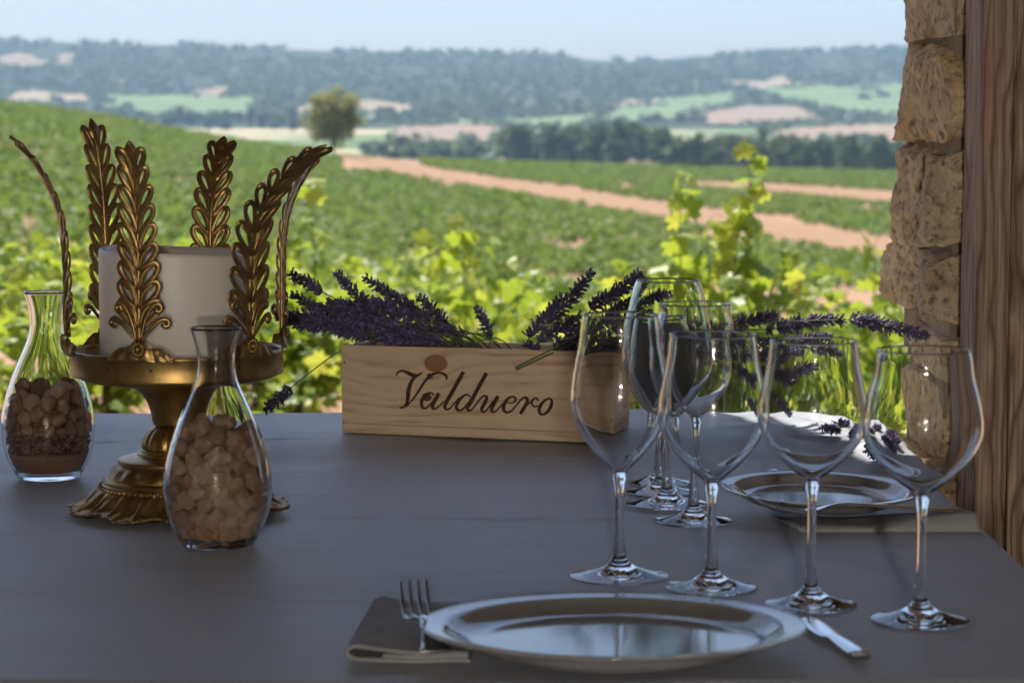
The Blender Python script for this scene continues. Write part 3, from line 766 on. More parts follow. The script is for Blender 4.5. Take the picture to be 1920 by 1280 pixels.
# two sprigs whose cut ends poke out over the front board
for (e, hi, tp_, nk_, lab) in [((966, 689), (1040, 652), (1190, 560), (1120, 606), 'lavender sprig whose upper cut end pokes over the front board'),
                               ((968, 693), (1046, 657), (1215, 585), (1140, 614), 'lavender sprig whose lower cut end pokes over the front board')]:
    tp = P(tp_[0], tp_[1], 3.15); nk = P(nk_[0], nk_[1], 3.14)
    sprig([P(e[0], e[1], 3.095), P(hi[0], hi[1], 3.10), nk, nk.lerp(tp, 0.5) + Vector((0, 0, 0.002)), tp], (tp - nk).length, lab, None)
# loose heads lying on the sunlit corner
for (t_, n_, lab) in [((1590, 826), (1548, 812), 'loose lavender head lying on the sunlit cloth, left one'), ((1662, 868), (1632, 836), 'loose lavender head on the cloth edge by the stone jamb, right one'),
                      ((1620, 808), (1588, 800), 'small loose lavender head at the far edge of the sunlit cloth'), ((1672, 846), (1650, 818), 'loose lavender head hanging at the cloth corner nearest the stones')]:
    tp = T(*t_, TZ + 0.018); nk = T(*n_, TZ + 0.018)
    sprig([nk + (nk - tp) * 0.6, nk, nk.lerp(tp, 0.5) + Vector((0, 0, 0.001)), tp], (tp - nk).length, lab, None, False, 0.8)
# ================================================================ BRASS CANDLE HOLDER
m = NT('aged_brass'); v = m.coord('Object')
n1 = m.noise(v, 28, 5, 0.6); n2 = m.noise(v, 160, 4, 0.6)
geo = m.N('ShaderNodeNewGeometry')
pt = m.ramp(geo.outputs['Pointiness'], [(0.46, (0, 0, 0, 1)), (0.53, (1, 1, 1, 1))])
c = m.ramp(n1, [(0.25, (0.24, 0.14, 0.05, 1)), (0.5, (0.46, 0.29, 0.09, 1)), (0.75, (0.66, 0.44, 0.14, 1))])
c = m.mix(m.math('MULTIPLY', n2, 0.45), c, (0.09, 0.055, 0.035, 1))
m.set(Base__Color=c, Metallic=0.9, Roughness=m.math('ADD', 0.26, m.math('MULTIPLY', n1, 0.25)))
m.bump(n2, 0.15, 0.001)
M_BRASS = m.m
m = NT('dark_bronze'); v = m.coord('Object')
n1 = m.noise(v, 45, 5, 0.6); n2 = m.noise(v, 220, 4, 0.6)
m.set(Base__Color=m.ramp(n1, [(0.3, (0.22, 0.135, 0.055, 1)), (0.6, (0.45, 0.285, 0.10, 1)), (0.8, (0.66, 0.44, 0.15, 1))]), Metallic=0.85, Roughness=m.math('ADD', 0.30, m.math('MULTIPLY', n2, 0.2)))
m.bump(n2, 0.2, 0.001)
M_BRONZE = m.m
hb = T(335, 962)
hold = empty('candle_holder', (hb.x, hb.y, TZ + 0.003))
tag(hold, 'tall antique brass candle holder with six pierced leaf arms and footed base', 'candle holder')
def lath(name, prof, fn=None, seg=96, mat=None, sub=4, parent=None, spline=True):
    pr = [tuple(p) for p in catmull(prof, sub)] if spline else prof
    return MB().lathe([(max(0, r), z) for r, z in pr], seg, fn).build(name, mat or M_BRASS, parent or hold)
def foot_fn(r, z, a, i):
    k = max(0.0, min(1.0, (r - 0.080) / 0.03))
    lobe = abs(math.cos(5 * a + 0.4)); fine = math.sin(40 * a + 14 * r * 10) * 0.5 + math.sin(23 * a) * 0.5
    mid = math.sin(PI * k)
    return r + 0.006 * k * (lobe - 0.6) + 0.0022 * mid * fine + 0.002 * k * math.sin(60 * a), z + 0.004 * k * k * (0.6 - lobe) * 1.2 + 0.0016 * mid * fine + (0.0015 * k if k > 0.9 else 0)
lath('base', [(0.0, 0.004), (0.095, 0.003), (0.110, 0.0035), (0.1115, 0.006), (0.105, 0.0085), (0.096, 0.0125), (0.090, 0.018), (0.0850, 0.0235), (0.0805, 0.027)], foot_fn, 240, M_BRONZE)
# rope of beads
b = MB()
for k in range(72):
    a = 2 * PI * k / 72; cx_, cy_ = 0.0800 * math.cos(a), 0.0800 * math.sin(a)
    b.lathe([(0.0, -0.0026), (0.0022, -0.0014), (0.0027, 0.0002), (0.0020, 0.0018), (0.0, 0.0026)], 6, center=(cx_, cy_, 0.0275))
b.build('bead_ring', M_BRONZE, hold)
lath('base_ring', [(0.079, 0.027), (0.0785, 0.030), (0.0770, 0.0315), (0.0775, 0.0335), (0.0755, 0.0355), (0.072, 0.0365)])
def leafring(r, z, a, i):
    k = max(0, min(1, (0.050 - z) / 0.012)); tri = abs(((a * 22 / PI) % 2) - 1)
    return r + 0.0026 * math.sin(PI * k) * (tri - 0.5), z
lath('leaf_ring', [(0.0720, 0.0360), (0.0712, 0.039), (0.0690, 0.0430), (0.0650, 0.047), (0.0600, 0.0500)], leafring, 176, M_BRONZE)
lath('collar', [(0.0600, 0.0495), (0.0612, 0.0515), (0.0612, 0.0540), (0.0600, 0.0555), (0.0500, 0.0580), (0.0420, 0.0590), (0.0415, 0.0610), (0.0400, 0.0622), (0.0385, 0.0630), (0.0385, 0.0645), (0.036, 0.0655)])
lath('knob', [(0.0350, 0.0650), (0.0362, 0.0680), (0.0350, 0.0760), (0.0305, 0.0835), (0.0240, 0.0880), (0.0200, 0.0895)], lambda r, z, a, i: (r * (1 + 0.045 * abs(math.sin(9 * a)) - 0.02), z), 160)
lath('cup', [(0.0200, 0.0885), (0.0245, 0.0905), (0.0255, 0.0930), (0.0270, 0.1020), (0.0310, 0.1140), (0.0390, 0.1250), (0.0520, 0.1325), (0.0620, 0.1350)])
lath('bowl', [(0.058, 0.1338), (0.085, 0.1365), (0.0985, 0.1395), (0.1010, 0.1425), (0.1040, 0.1432), (0.1080, 0.1442), (0.1095, 0.1455)])
lath('band', [(0.1095, 0.1440), (0.1098, 0.1460), (0.1092, 0.1480), (0.1092, 0.1650), (0.1100, 0.1665), (0.1100, 0.1690), (0.1075, 0.1695), (0.1068, 0.1660), (0.1065, 0.1480), (0.100, 0.1465), (0.0, 0.1460)], None, 96, None, 2, spline=False)
M_HOLE = noisy('rivet_dark', (0.008, 0.006, 0.005, 1), (0.02, 0.015, 0.01, 1), 200, 0.6, 0)
for k in range(15):
    a = -PI / 2 + math.asin(max(-1, min(1, (235 - 335) / 200))) + 2 * PI * k / 15
    b = MB(); u = Vector((math.cos(a), math.sin(a), 0)); tn = Vector((-math.sin(a), math.cos(a), 0)); c0 = u * 0.1094 + Vector((0, 0, 0.1575))
    b.tube([c0 + tn * 0.0021 * math.cos(q_) + Vector((0, 0, 0.0021 * math.sin(q_))) for q_ in np.linspace(0, 2 * PI, 11)[:-1]], 0.0006, 5, closed=True)
    r_ = b.build('rivet', M_BRASS, hold)
    V = [c0 + u * 0.0003] + [c0 + u * 0.0003 + tn * 0.0019 * math.cos(q_) + Vector((0, 0, 0.0019 * math.sin(q_))) for q_ in np.linspace(0, 2 * PI, 11)[:-1]]
    MB().add(V, [(0, 1 + i, 1 + (i + 1) % 10) for i in range(10)]).build('hole_shade', M_HOLE, r_, smooth=False)  # flat dark disc paints the shade inside the rivet opening

def leaf_arm(phi, flare, height, name='leaf_arm'):
    """pierced leaf drawn flat in (u, v) and bent outwards along a profile (r, z)"""
    R0 = 0.1100
    prof = catmull([(R0, 0.166), (R0 + 0.001, 0.20), (R0 + 0.002 * flare, 0.24), (R0 + 0.004 * flare, 0.28), (R0 + 0.011 * flare, 0.28 + 0.035 * height), (R0 + 0.026 * flare, 0.28 + 0.066 * height), (R0 + 0.046 * flare, 0.28 + 0.092 * height), (R0 + 0.070 * flare, 0.28 + 0.111 * height)], 8)
    L_ = [0.0]
    for i in range(1, len(prof)): L_.append(L_[-1] + float(np.hypot(*(prof[i] - prof[i - 1]))))
    tot = L_[-1]
    rr = [p[0] for p in prof]; zz = [p[1] for p in prof]
    c_, s_ = math.cos(phi), math.sin(phi)
    def bend(u, v, w_=0.0):
        r = np.interp(v, L_, rr); z = np.interp(v, L_, zz)
        e = 0.004; dr = np.interp(min(v + e, tot), L_, rr) - np.interp(max(v - e, 0), L_, rr); dz = np.interp(min(v + e, tot), L_, zz) - np.interp(max(v - e, 0), L_, zz)
        l = math.hypot(dr, dz); nr, nz = dz / l, -dr / l
        w_ -= u * u * 6.0                     # the leaf is a little channelled
        r += w_ * nr; z += w_ * nz
        return Vector((r * c_ - u * s_, r * s_ + u * c_, z))
    nrm = Vector((c_, s_, 0))
    b = MB()
    V0 = 0.030
    b.tube([bend(0, V0 - 0.012 + (tot - V0 + 0.010) * i / 40) for i in range(41)], [0.0030 - 0.0012 * i / 40 for i in range(41)], 8, (nrm, 0.75))
    npair = 9; step = (tot - 0.012 - V0) / 9.55
    for k in range(npair):
        sc_ = 1.10 - 0.035 * k; v0 = V0 + 0.004 + k * step
        for sd in (-1, 1):
            ang = math.radians(31 if k < 7 else 26); ca, sa = math.cos(ang), math.sin(ang)
            a_ = step * 0.82; w2 = 0.0074 * sc_
            loop = []
            for q_ in range(18):
                t = 2 * PI * q_ / 18
                lx = a_ * (1 - math.cos(t)) ; ly = w2 * math.sin(t) * (0.35 + 0.65 * (1 - math.cos(t)) / 2)
                uu = sa * lx + ca * ly * 1.0 + 0.0012; vv = v0 + ca * lx - sa * ly
                uu *= sc_
                loop.append(bend(sd * uu, min(vv, tot), 0.0006 + 0.0010 * (lx / (2 * a_))))
            b.tube(loop, 0.0031, 8, (nrm, 0.38), closed=True)
            # ridge along the outer side of the leaflet, ending in a bead
            if k >= 4: continue
            rid = []
            for q_ in range(7):
                t = q_ / 6; lx = 2 * a_ * t * 0.96; ly = -w2 * 0.85 * math.sin(PI * min(1, t * 1.05)) * (0.35 + 0.65 * t)
                rid.append(bend(sd * (sa * lx + ca * ly + 0.0010) * sc_, min(v0 + ca * lx - sa * ly, tot), 0.0022))
            b.tube(rid, [0.0012, 0.0019, 0.0022, 0.0024, 0.0024, 0.0022, 0.0016], 6, (nrm, 0.55))
    # pointed tip
    tipv = tot - 0.024
    V = []; 
    for i in range(9):
        t = i / 8; wd = 0.0072 * math.sin(PI * (0.12 + 0.88 * t)) ** 0.8 * (1 - 0.15 * t)
        for u_ in (-wd, -wd * 0.4, wd * 0.4, wd): V.append(bend(u_, tipv + (tot + 0.0 - tipv) * t, 0.0016 if abs(u_) < wd * 0.5 else 0.0002))
        for u_ in (wd, -wd): V.append(bend(u_, tipv + (tot - tipv) * t, -0.0014))
    b.add(V, [(i * 6 + a, i * 6 + (a + 1) % 6, i * 6 + 6 + (a + 1) % 6, i * 6 + 6 + a) for i in range(8) for a in range(6)] + [(0, 1, 2, 3, 4, 5), tuple(48 + a for a in range(6))[::-1]])
    o = b.build(name, M_BRONZE, hold)
    # palmette at the foot of the leaf: scrolls, spreading acanthus and rosette
    s2 = MB()
    for sd in (-1, 1):
        for (du, dv, rad) in ((0.0195, 0.054, 0.0048), (0.0265, 0.039, 0.0046)):
            pth = [(0.002, 0.020), (du * 0.35, dv * 0.75), (du * 0.75, dv + 0.001)]
            pth += [(du + rad * math.cos(t) * (1 - 0.09 * j), dv - 0.001 + rad * math.sin(t) * (1 - 0.09 * j)) for j, t in enumerate(np.linspace(PI / 2, -PI * 1.0, 8))]
            s2.tube([bend(sd * u_, v_, 0.0028) for u_, v_ in [tuple(p) for p in catmull(pth, 3)]], [0.0014 + 0.0012 * min(1, i / 8) for i in range((len(pth) - 1) * 3 + 1)], 7, (nrm, 0.8))
    s2.build('scroll', M_BRASS, o)
    ac = MB(); nu, nv = 34, 12; V = []
    for j in range(nv + 1):
        for i in range(nu + 1):
            fu = -1 + 2 * i / nu; fv = j / nv
            hw = 0.0460 * (1 - 0.42 * fv); top = 0.0260 * (1 - 0.35 * abs(fu)) + 0.002 * abs(math.sin(6 * fu))
            bul = 0.0045 * math.sin(PI * min(1, fv * 0.9 + 0.1)) * (0.6 + 0.4 * abs(math.sin(7.5 * fu))) + 0.0012 * noise.noise(Vector((fu * 14, fv * 9, phi)))
            V.append(bend(fu * hw, -0.0075 + fv * top + 0.0015 * math.sin(9 * fu) * (1 if j == 0 else 0), 0.0012 + bul))
    ac.add(V, [(j * (nu + 1) + i, j * (nu + 1) + i + 1, (j + 1) * (nu + 1) + i + 1, (j + 1) * (nu + 1) + i) for j in range(nv) for i in range(nu)])
    ac.build('acanthus', M_BRONZE, o)
    rs2 = MB()
    for q_ in range(14):
        t = 2 * PI * q_ / 14
        rs2.tube([bend(0.0030 * math.cos(t), 0.013 + 0.0030 * math.sin(t), 0.0062), bend(0.0062 * math.cos(t), 0.013 + 0.0062 * math.sin(t), 0.0068), bend(0.0082 * math.cos(t), 0.013 + 0.0082 * math.sin(t), 0.0050)], [0.0010, 0.0017, 0.0012], 6)
    rs2.tube([bend(0, 0.013, 0.004), bend(0, 0.013, 0.0075), bend(0, 0.013, 0.0088)], [0.0032, 0.0028, 0.0012], 10)
    rs2.build('rosette', M_BRASS, o)
    return o
PH0 = math.radians(-101.5)
for k, (fl, ht) in enumerate([(0.34, 0.94), (1.62, 0.90), (0.66, 0.80), (0.80, 0.94), (0.34, 1.12), (0.80, 0.97)]):
    leaf_arm(PH0 + math.radians(60 * k), fl, ht)

# ---------------------------------------------------------------- candle
m = NT('candle_wax'); v = m.coord('Object')
m.set(Base__Color=m.ramp(m.noise(v, 14, 3), [(0.3, (0.74, 0.69, 0.60, 1)), (0.7, (0.80, 0.76, 0.68, 1))]), Roughness=0.42)
m.b.inputs['Subsurface Weight'].default_value = 0.25; m.b.inputs['Subsurface Radius'].default_value = (0.02, 0.012, 0.006); m.b.inputs['Subsurface Scale'].default_value = 0.6
m.bump(m.noise(v, 40, 4), 0.06, 0.002)
M_WAX = m.m
cl = P(187, 560, hb.y).x; cr_ = P(470, 560, hb.y).x
cand = empty('pillar_candle', ((cl + cr_) / 2, hb.y, TZ + 0.003 + 0.1465))
tag(cand, 'thick ivory pillar candle inside the leaf crown of the brass holder', 'candle')
CR = (cr_ - cl) / 2 / 1.003; CHT = P(327, 468, hb.y).z - cand.location.z
def cfn(r, z, a, i):
    if z > CHT - 0.02: z += -0.003 * math.cos(a - 0.0) + 0.0008 * math.sin(3 * a)
    return r, z
pr = [(0.0, 0.0), (CR - 0.002, 0.0), (CR, 0.002), (CR, CHT - 0.005), (CR - 0.001, CHT - 0.0012), (CR - 0.003, CHT), (CR - 0.007, CHT - 0.0005), (CR - 0.010, CHT - 0.004), (CR - 0.013, CHT - 0.012), (CR - 0.03, CHT - 0.016), (0.0, CHT - 0.017)]
MB().lathe(pr, 96, cfn).build('wax_body', M_WAX, cand)
MB().tube([(0, 0, CHT - 0.018), (0.0004, 0, CHT - 0.010), (0.0016, 0.0006, CHT - 0.004)], 0.0012, 6).build('wick', M_HOLE, cand)

# ================================================================ GLASS
m = NT('clear_glass')
gl = m.N('ShaderNodeBsdfGlass', IOR=1.5, Roughness=0.0); gl.inputs['Color'].default_value = (0.985, 0.992, 0.990, 1)
m.L(gl.outputs[0], m.out.inputs['Surface']); M_GLASS = m.m
def glass_obj(name, prof, parent, seg=96):
    return MB().lathe(prof, seg).build(name, M_GLASS, parent)
def wine_glass(px, py, H, rim, mx, zb, foot, label, tilt=0.0):
    p = on_cloth(px, py); o = empty('wine_glass', p)
    tag(o, label, 'wine glass', 'wine glasses on the table')
    fr = foot
    out = catmull([(fr - 0.0003, 0.0), (fr, 0.0006), (fr - 0.0004, 0.0013), (fr * 0.80, 0.0026), (fr * 0.55, 0.0052), (fr * 0.32, 0.0095), (fr * 0.17, 0.0160), (0.0052, 0.026), (0.0041, 0.040), (0.0038, (0.04 + zb) / 2), (0.0042, zb - 0.016), (0.0062, zb - 0.006)], 5)
    ts = [0.0, 0.04, 0.09, 0.15, 0.22, 0.30, 0.38, 0.45, 0.55, 0.68, 0.82, 0.93, 1.0]
    rv = [0.13, 0.26, 0.42, 0.58, 0.745, 0.885, 0.97, 1.0, 0.985, 0.925, 0.835, 0.765, None]
    BHt = H - zb
    rim_f = rim / mx; rv[-1] = rim_f; rv[-2] = 0.5 * (rim_f + 0.835) if rim_f < 0.80 else 0.55 * rim_f + 0.45 * 0.85; rv[-3] = max(rv[-3], rim_f + 0.06)
    bowl = catmull([(mx * r, zb + BHt * t) for t, r in zip(ts, rv)], 5)
    th = 0.0010
    outer = [tuple(q_) for q_ in out] + [tuple(q_) for q_ in bowl[1:]]
    inner = []
    for i in range(len(bowl) - 1, -1, -1):
        a = bowl[max(0, i - 1)]; e = bowl[min(len(bowl) - 1, i + 1)]; t = e - a; t = t / max(1e-9, np.hypot(*t))
        q_ = bowl[i] + np.array([-t[1], t[0]]) * (th + 0.0012 * (1 - i / len(bowl)) ** 6)
        if q_[0] > 0.002: inner.append((float(q_[0]), float(q_[1])))
    zc_ = inner[-1][1]; inner = inner[:-1] + [(0.0030, zc_ - 0.0002), (0.0, zc_ - 0.0005)]
    rimp = [(outer[-1][0] - th * 0.5, outer[-1][1] + 0.0004)]
    bowl_pr = outer + rimp + inner
    # foot, stem and bowl are blown as one body; the bottom of the foot is slightly domed
    bot = [(0.0, 0.0032), (fr * 0.35, 0.0026), (fr * 0.75, 0.0006), (fr * 0.93, 0.0)]
    MB().lathe(bot + bowl_pr, 96).build('glass_body', M_GLASS, o)
    o.rotation_euler = (0, tilt, 0)
    return o
GL_ = [(1161, 1084, 0.2350, 0.0335, 0.0440, 0.094, 0.0440, 'large wine glass nearest the box, leftmost of the front row'),
       (1333, 1105, 0.2220, 0.0375, 0.0475, 0.093, 0.0395, 'wine glass second from the left in the front row'),
       (1520, 1137, 0.2235, 0.0365, 0.0462, 0.106, 0.0385, 'wine glass third from the left in the front row, before the rear plate'),
       (1725, 1166, 0.2220, 0.0375, 0.0490, 0.104, 0.0400, 'wine glass at the far right of the front row, before the wooden post'),
       (1250, 948, 0.2370, 0.0330, 0.0490, 0.092, 0.0430, 'tallest wine glass of the rear group, its rim highest of all'),
       (1300, 980, 0.2210, 0.0365, 0.0400, 0.105, 0.0390, 'nearest wine glass of the rear group, rightmost stem there'),
       (1238, 926, 0.1920, 0.0250, 0.0370, 0.082, 0.0370, 'small wine glass in the middle of the rear group'),
       (1236, 909, 0.1790, 0.0280, 0.0350, 0.078, 0.0350, 'smallest wine glass, farthest back in the rear group')]
for g_ in GL_: wine_glass(*g_)

M_ROCK = None
m = NT('river_stone'); v = m.coord('Object'); oi = m.N('ShaderNodeObjectInfo')
n1 = m.noise(v, 60, 5, 0.6)
c = m.ramp(m.math('ADD', m.math('MULTIPLY', n1, 0.55), m.math('MULTIPLY', oi.outputs['Random'], 0.5)), [(0.2, (0.38, 0.20, 0.105, 1)), (0.45, (0.58, 0.36, 0.215, 1)), (0.7, (0.70, 0.50, 0.34, 1)), (0.9, (0.76, 0.61, 0.46, 1))])
m.set(Base__Color=c, Roughness=0.9); m.bump(m.noise(v, 180, 5), 0.5, 0.002); M_ROCK = m.m
m = NT('dark_pebble'); v = m.coord('Object'); oi = m.N('ShaderNodeObjectInfo')
n1 = m.noise(v, 60, 5, 0.6)
c = m.ramp(m.math('ADD', m.math('MULTIPLY', n1, 0.5), m.math('MULTIPLY', oi.outputs['Random'], 0.5)), [(0.2, (0.22, 0.11, 0.065, 1)), (0.5, (0.36, 0.20, 0.12, 1)), (0.8, (0.52, 0.34, 0.22, 1))])
m.set(Base__Color=c, Roughness=0.75); m.bump(m.noise(v, 150, 4), 0.3, 0.001); M_PEB = m.m
M_SAND = noisy('red_sand', (0.27, 0.135, 0.075, 1), (0.36, 0.20, 0.115, 1), 500, 0.95, 0.5, 0.001)
M_GRAV = noisy('red_gravel', (0.20, 0.10, 0.06, 1), (0.36, 0.21, 0.13, 1), 90, 0.9, 0.5, 0.001)
def rock_mesh(seed, mat, rough_=0.25, sub=2):
    import bmesh
    bm = bmesh.new(); bmesh.ops.create_icosphere(bm, subdivisions=sub + 1, radius=1.0)
    so_ = Vector((seed * 5.1, seed * 2.7, seed * 1.9))
    for v_ in bm.verts:
        n_ = v_.co.normalized(); a = noise.noise(n_ * 1.1 + so_) * rough_ * 1.3 + noise.noise(n_ * 2.6 + so_) * rough_ * 0.6 - abs(noise.noise(n_ * 4.5 + so_)) * rough_ * 0.35
        v_.co = n_ * (1 + a)
    me = bpy.data.meshes.new('stone'); bm.to_mesh(me); bm.free()
    me.polygons.foreach_set('use_smooth', [True] * len(me.polygons)); me.materials.append(mat); return me
DEC_OUT = [(0.0325, 0.0), (0.0345, 0.0010), (0.0375, 0.0060), (0.0440, 0.0180), (0.0498, 0.0340), (0.0522, 0.0520), (0.0512, 0.0700), (0.0465, 0.0920), (0.0385, 0.1160), (0.0290, 0.1380), (0.0215, 0.1560), (0.0186, 0.1690), (0.0183, 0.1790), (0.0200, 0.1930), (0.0248, 0.2085)]
def dec_r(z): return float(np.interp(z, [p[1] for p in DEC_OUT], [p[0] for p in DEC_OUT])) - 0.0026
def decanter(px, py, H, label, kind):
    k = H / 0.2085
    p = on_cloth(px, py); o = empty('glass_decanter', p); tag(o, label, 'decanter', 'stone filled decanters')
    op = catmull([(r * k, z * k) for r, z in DEC_OUT], 5)
    inn = []
    for i in range(len(op) - 1, -1, -1):
        a = op[max(0, i - 1)]; e = op[min(len(op) - 1, i + 1)]; t = e - a; t = t / np.hypot(*t)
        q_ = op[i] + np.array([-t[1], t[0]]) * 0.0020
        if q_[1] > 0.0075: inn.append((float(q_[0]), float(q_[1])))
    inn += [(inn[-1][0] * 0.85, 0.0068), (inn[-1][0] * 0.4, 0.0075), (0.0, 0.0080)]
    pr = [(0.0, 0.0022), (0.022 * k, 0.0016), (0.029 * k, 0.0)] + [tuple(q_) for q_ in op] + [(float(op[-1][0]) - 0.0010, float(op[-1][1]) + 0.0007)] + inn
    MB().lathe(pr, 96).build('glass_body', M_GLASS, o)
    # stones: loose packing relaxed inside the flask
    rs = np.random.default_rng(3 if kind == 'near' else 8)
    if kind == 'near':
        n = 158; rad = rs.uniform(0.0085, 0.0135, n); zlo, zhi = 0.0095, 0.135; mat = M_ROCK; names = 'stone'
        lab = 'brown stone inside the nearer glass decanter'; grp = 'stones in the nearer decanter'
    else:
        n = 140; rad = rs.uniform(0.0065, 0.0110, n); rad[0:2] = (0.015, 0.013); zlo, zhi = 0.052, 0.13; mat = M_PEB; names = 'pebble'
        lab = 'dark rounded pebble inside the left glass decanter'; grp = 'pebbles in the left decanter'
    X = np.zeros((n, 3)); X[:, 2] = rs.uniform(zlo, zhi, n); an = rs.uniform(0, 6.28, n)
    rr = np.array([dec_r(z / k) * k for z in X[:, 2]]) * np.sqrt(rs.uniform(0, 1, n)); X[:, 0] = rr * np.cos(an); X[:, 1] = rr * np.sin(an)
    for it in range(220):
        D = X[:, None, :] - X[None, :, :]; dist = np.sqrt((D ** 2).sum(2)) + 1e-9
        need = (rad[:, None] + rad[None, :]) * 0.86 - dist; np.fill_diagonal(need, 0); need = np.maximum(need, 0)
        X += (D / dist[:, :, None] * need[:, :, None] * 0.28).sum(1)
        if it < 200: X[:, 2] -= 0.0006
        X[:, 2] = np.clip(X[:, 2], zlo + rad * 0.7, 0.15)
        for i in range(n):
            R = max(0.002, dec_r(X[i, 2] / k) * k - rad[i] * 0.99); q_ = math.hypot(X[i, 0], X[i, 1])
            if q_ > R: X[i, 0] *= R / q_; X[i, 1] *= R / q_
    ms = [rock_mesh(i + (0 if kind == 'near' else 20), mat, 0.50 if kind == 'near' else 0.22) for i in range(8)]
    for i in range(n):
        s_ = obj(names, ms[i % 8]); s_.location = p + Vector(X[i]); s_.scale = Vector((1.0, rs.uniform(0.72, 0.98), rs.uniform(0.7, 0.95))) * float(rad[i]) * 1.0
        s_.rotation_euler = rs.uniform(0, 6.28, 3); tag(s_, lab, names, grp)
    if kind != 'near':
        sp = [(0.0, 0.0088)] + [(dec_r(z / k) * k - 0.0008, z) for z in np.linspace(0.0092, 0.030, 8)] + [(dec_r(0.03) * 0.5, 0.0315), (0.0, 0.032)]
        tag(MB().lathe(sp, 48).build('sand', M_SAND, None, loc=p), 'layer of fine red sand in the bottom of the left decanter', 'sand', kind='stuff')
        gm = rock_mesh(50, M_GRAV, 0.3, 0); gv_ = np.zeros((len(gm.vertices), 3), np.float32); gm.vertices.foreach_get('co', gv_.ravel()) if False else None
        gv_ = np.array([v_.co[:] for v_ in gm.vertices]); gf = np.array([pp.vertices[:] for pp in gm.polygons])
        VV = []; FF = []
        for i in range(900):
            z = rs.uniform(0.029, 0.058); R = dec_r(z / k) * k - 0.0022; a = rs.uniform(0, 6.28); q_ = R * math.sqrt(rs.uniform(0.25, 1)); s_ = rs.uniform(0.0014, 0.0034)
            FF.append(gf + len(gv_) * i); VV.append(gv_ * s_ * rs.uniform(0.7, 1.2, 3) + np.array([q_ * math.cos(a), q_ * math.sin(a), z]))
        tag(obj('gravel', np_mesh('gravel', np.concatenate(VV), np.concatenate(FF), M_GRAV), None, p), 'coarse red gravel between the sand and pebbles in the left decanter', 'gravel', kind='stuff')
decanter(409, 1024, 0.2085, 'nearer clear glass decanter filled with brown stones, before the candle holder', 'near')
decanter(92, 898, 0.2105, 'clear glass decanter at the far left with pebbles, gravel and red sand', 'far')

# ================================================================ PLATES, NAPKINS, CUTLERY
m = NT('glazed_ceramic')
m.set(Base__Color=(0.30, 0.295, 0.28, 1), Roughness=0.09); m.b.inputs['IOR'].default_value = 1.56
v = m.coord('Object'); m.bump(m.noise(v, 30, 3), 0.03, 0.002)
M_CER = m.m
def plate(px, py, R, label, tilt=(0, 0), lift=0.0):
    p = on_cloth(px, py); o = empty('dinner_plate', p + Vector((0, 0, lift))); tag(o, label, 'plate', 'glazed plates')
    s_ = R / 0.155
    pr = catmull([(0.0, 0.0110), (0.092, 0.0110), (0.112, 0.0118), (0.122, 0.0150), (0.130, 0.0210), (0.135, 0.0250), (0.139, 0.0266), (0.147, 0.0274), (0.153, 0.0282), (0.1552, 0.0290), (0.1558, 0.0275), (0.1530, 0.0252), (0.142, 0.0222), (0.132, 0.0180), (0.118, 0.0085), (0.098, 0.0030), (0.094, 0.0002), (0.090, 0.0002), (0.088, 0.0025), (0.0, 0.0030)], 4)
    MB().lathe([(max(0, r) * s_, z * 0.76 * (0.6 + 0.4 * s_)) for r, z in [tuple(q_) for q_ in pr]], 128).build('glazed_body', M_CER, o)
    o.rotation_euler = (tilt[0], tilt[1], 0)
    return o
plate(1149, 1233, 0.147, 'large glazed plate nearest the camera between fork and knife', (math.radians(-2.0), 0), 0.004)
plate(1536, 962, 0.102, 'smaller glazed plate at the rear right setting, before the sunlit cloth', (math.radians(1.5), math.radians(1.2)), 0.007)

M_NAP = noisy('napkin_linen', (0.29, 0.285, 0.28, 1), (0.36, 0.35, 0.34, 1), 30, 0.9, 0.3, 0.002)
def sheet_roll(path, y0, y1, thick, ny=24, wob=0.0015, taper=None):
    """a cloth strip whose cross-section follows path (x, z), running from y0 to y1"""
    c_ = [tuple(p) for p in catmull(path, 6)]; n = len(c_); V = []; F = []
    for j in range(ny + 1):
        y = y0 + (y1 - y0) * j / ny
        for side in (0, 1):
            for i, (x, z) in enumerate(c_):
                a = c_[max(0, i - 1)]; e = c_[min(n - 1, i + 1)]; t = np.array([e[0] - a[0], e[1] - a[1]]); t /= max(1e-9, np.hypot(*t))
                off = thick * (0.5 if side else -0.5); wz = wob * noise.noise(Vector((x * 25, y * 25, 0.7)))
                V.append((x - t[1] * off, y + 0.002 * noise.noise(Vector((x * 30, j * 0.01, 3))), z + t[0] * off + wz))
    st = 2 * n
    for j in range(ny):
        for i in range(n - 1):
            a = j * st + i; F.append((a, a + 1, a + 1 + st, a + st)); b_ = a + n; F.append((b_, b_ + st, b_ + 1 + st, b_ + 1))
        for e in (0, n - 1):
            a = j * st + e; F.append((a, a + st, a + st + n, a + n) if e == 0 else (a, a + n, a + st + n, a + st))
    for j in (0, ny):
        for i in range(n - 1):
            a = j * st + i; F.append((a, a + n, a + n + 1, a + 1) if j == 0 else (a, a + 1, a + n + 1, a + n))
    return V, F
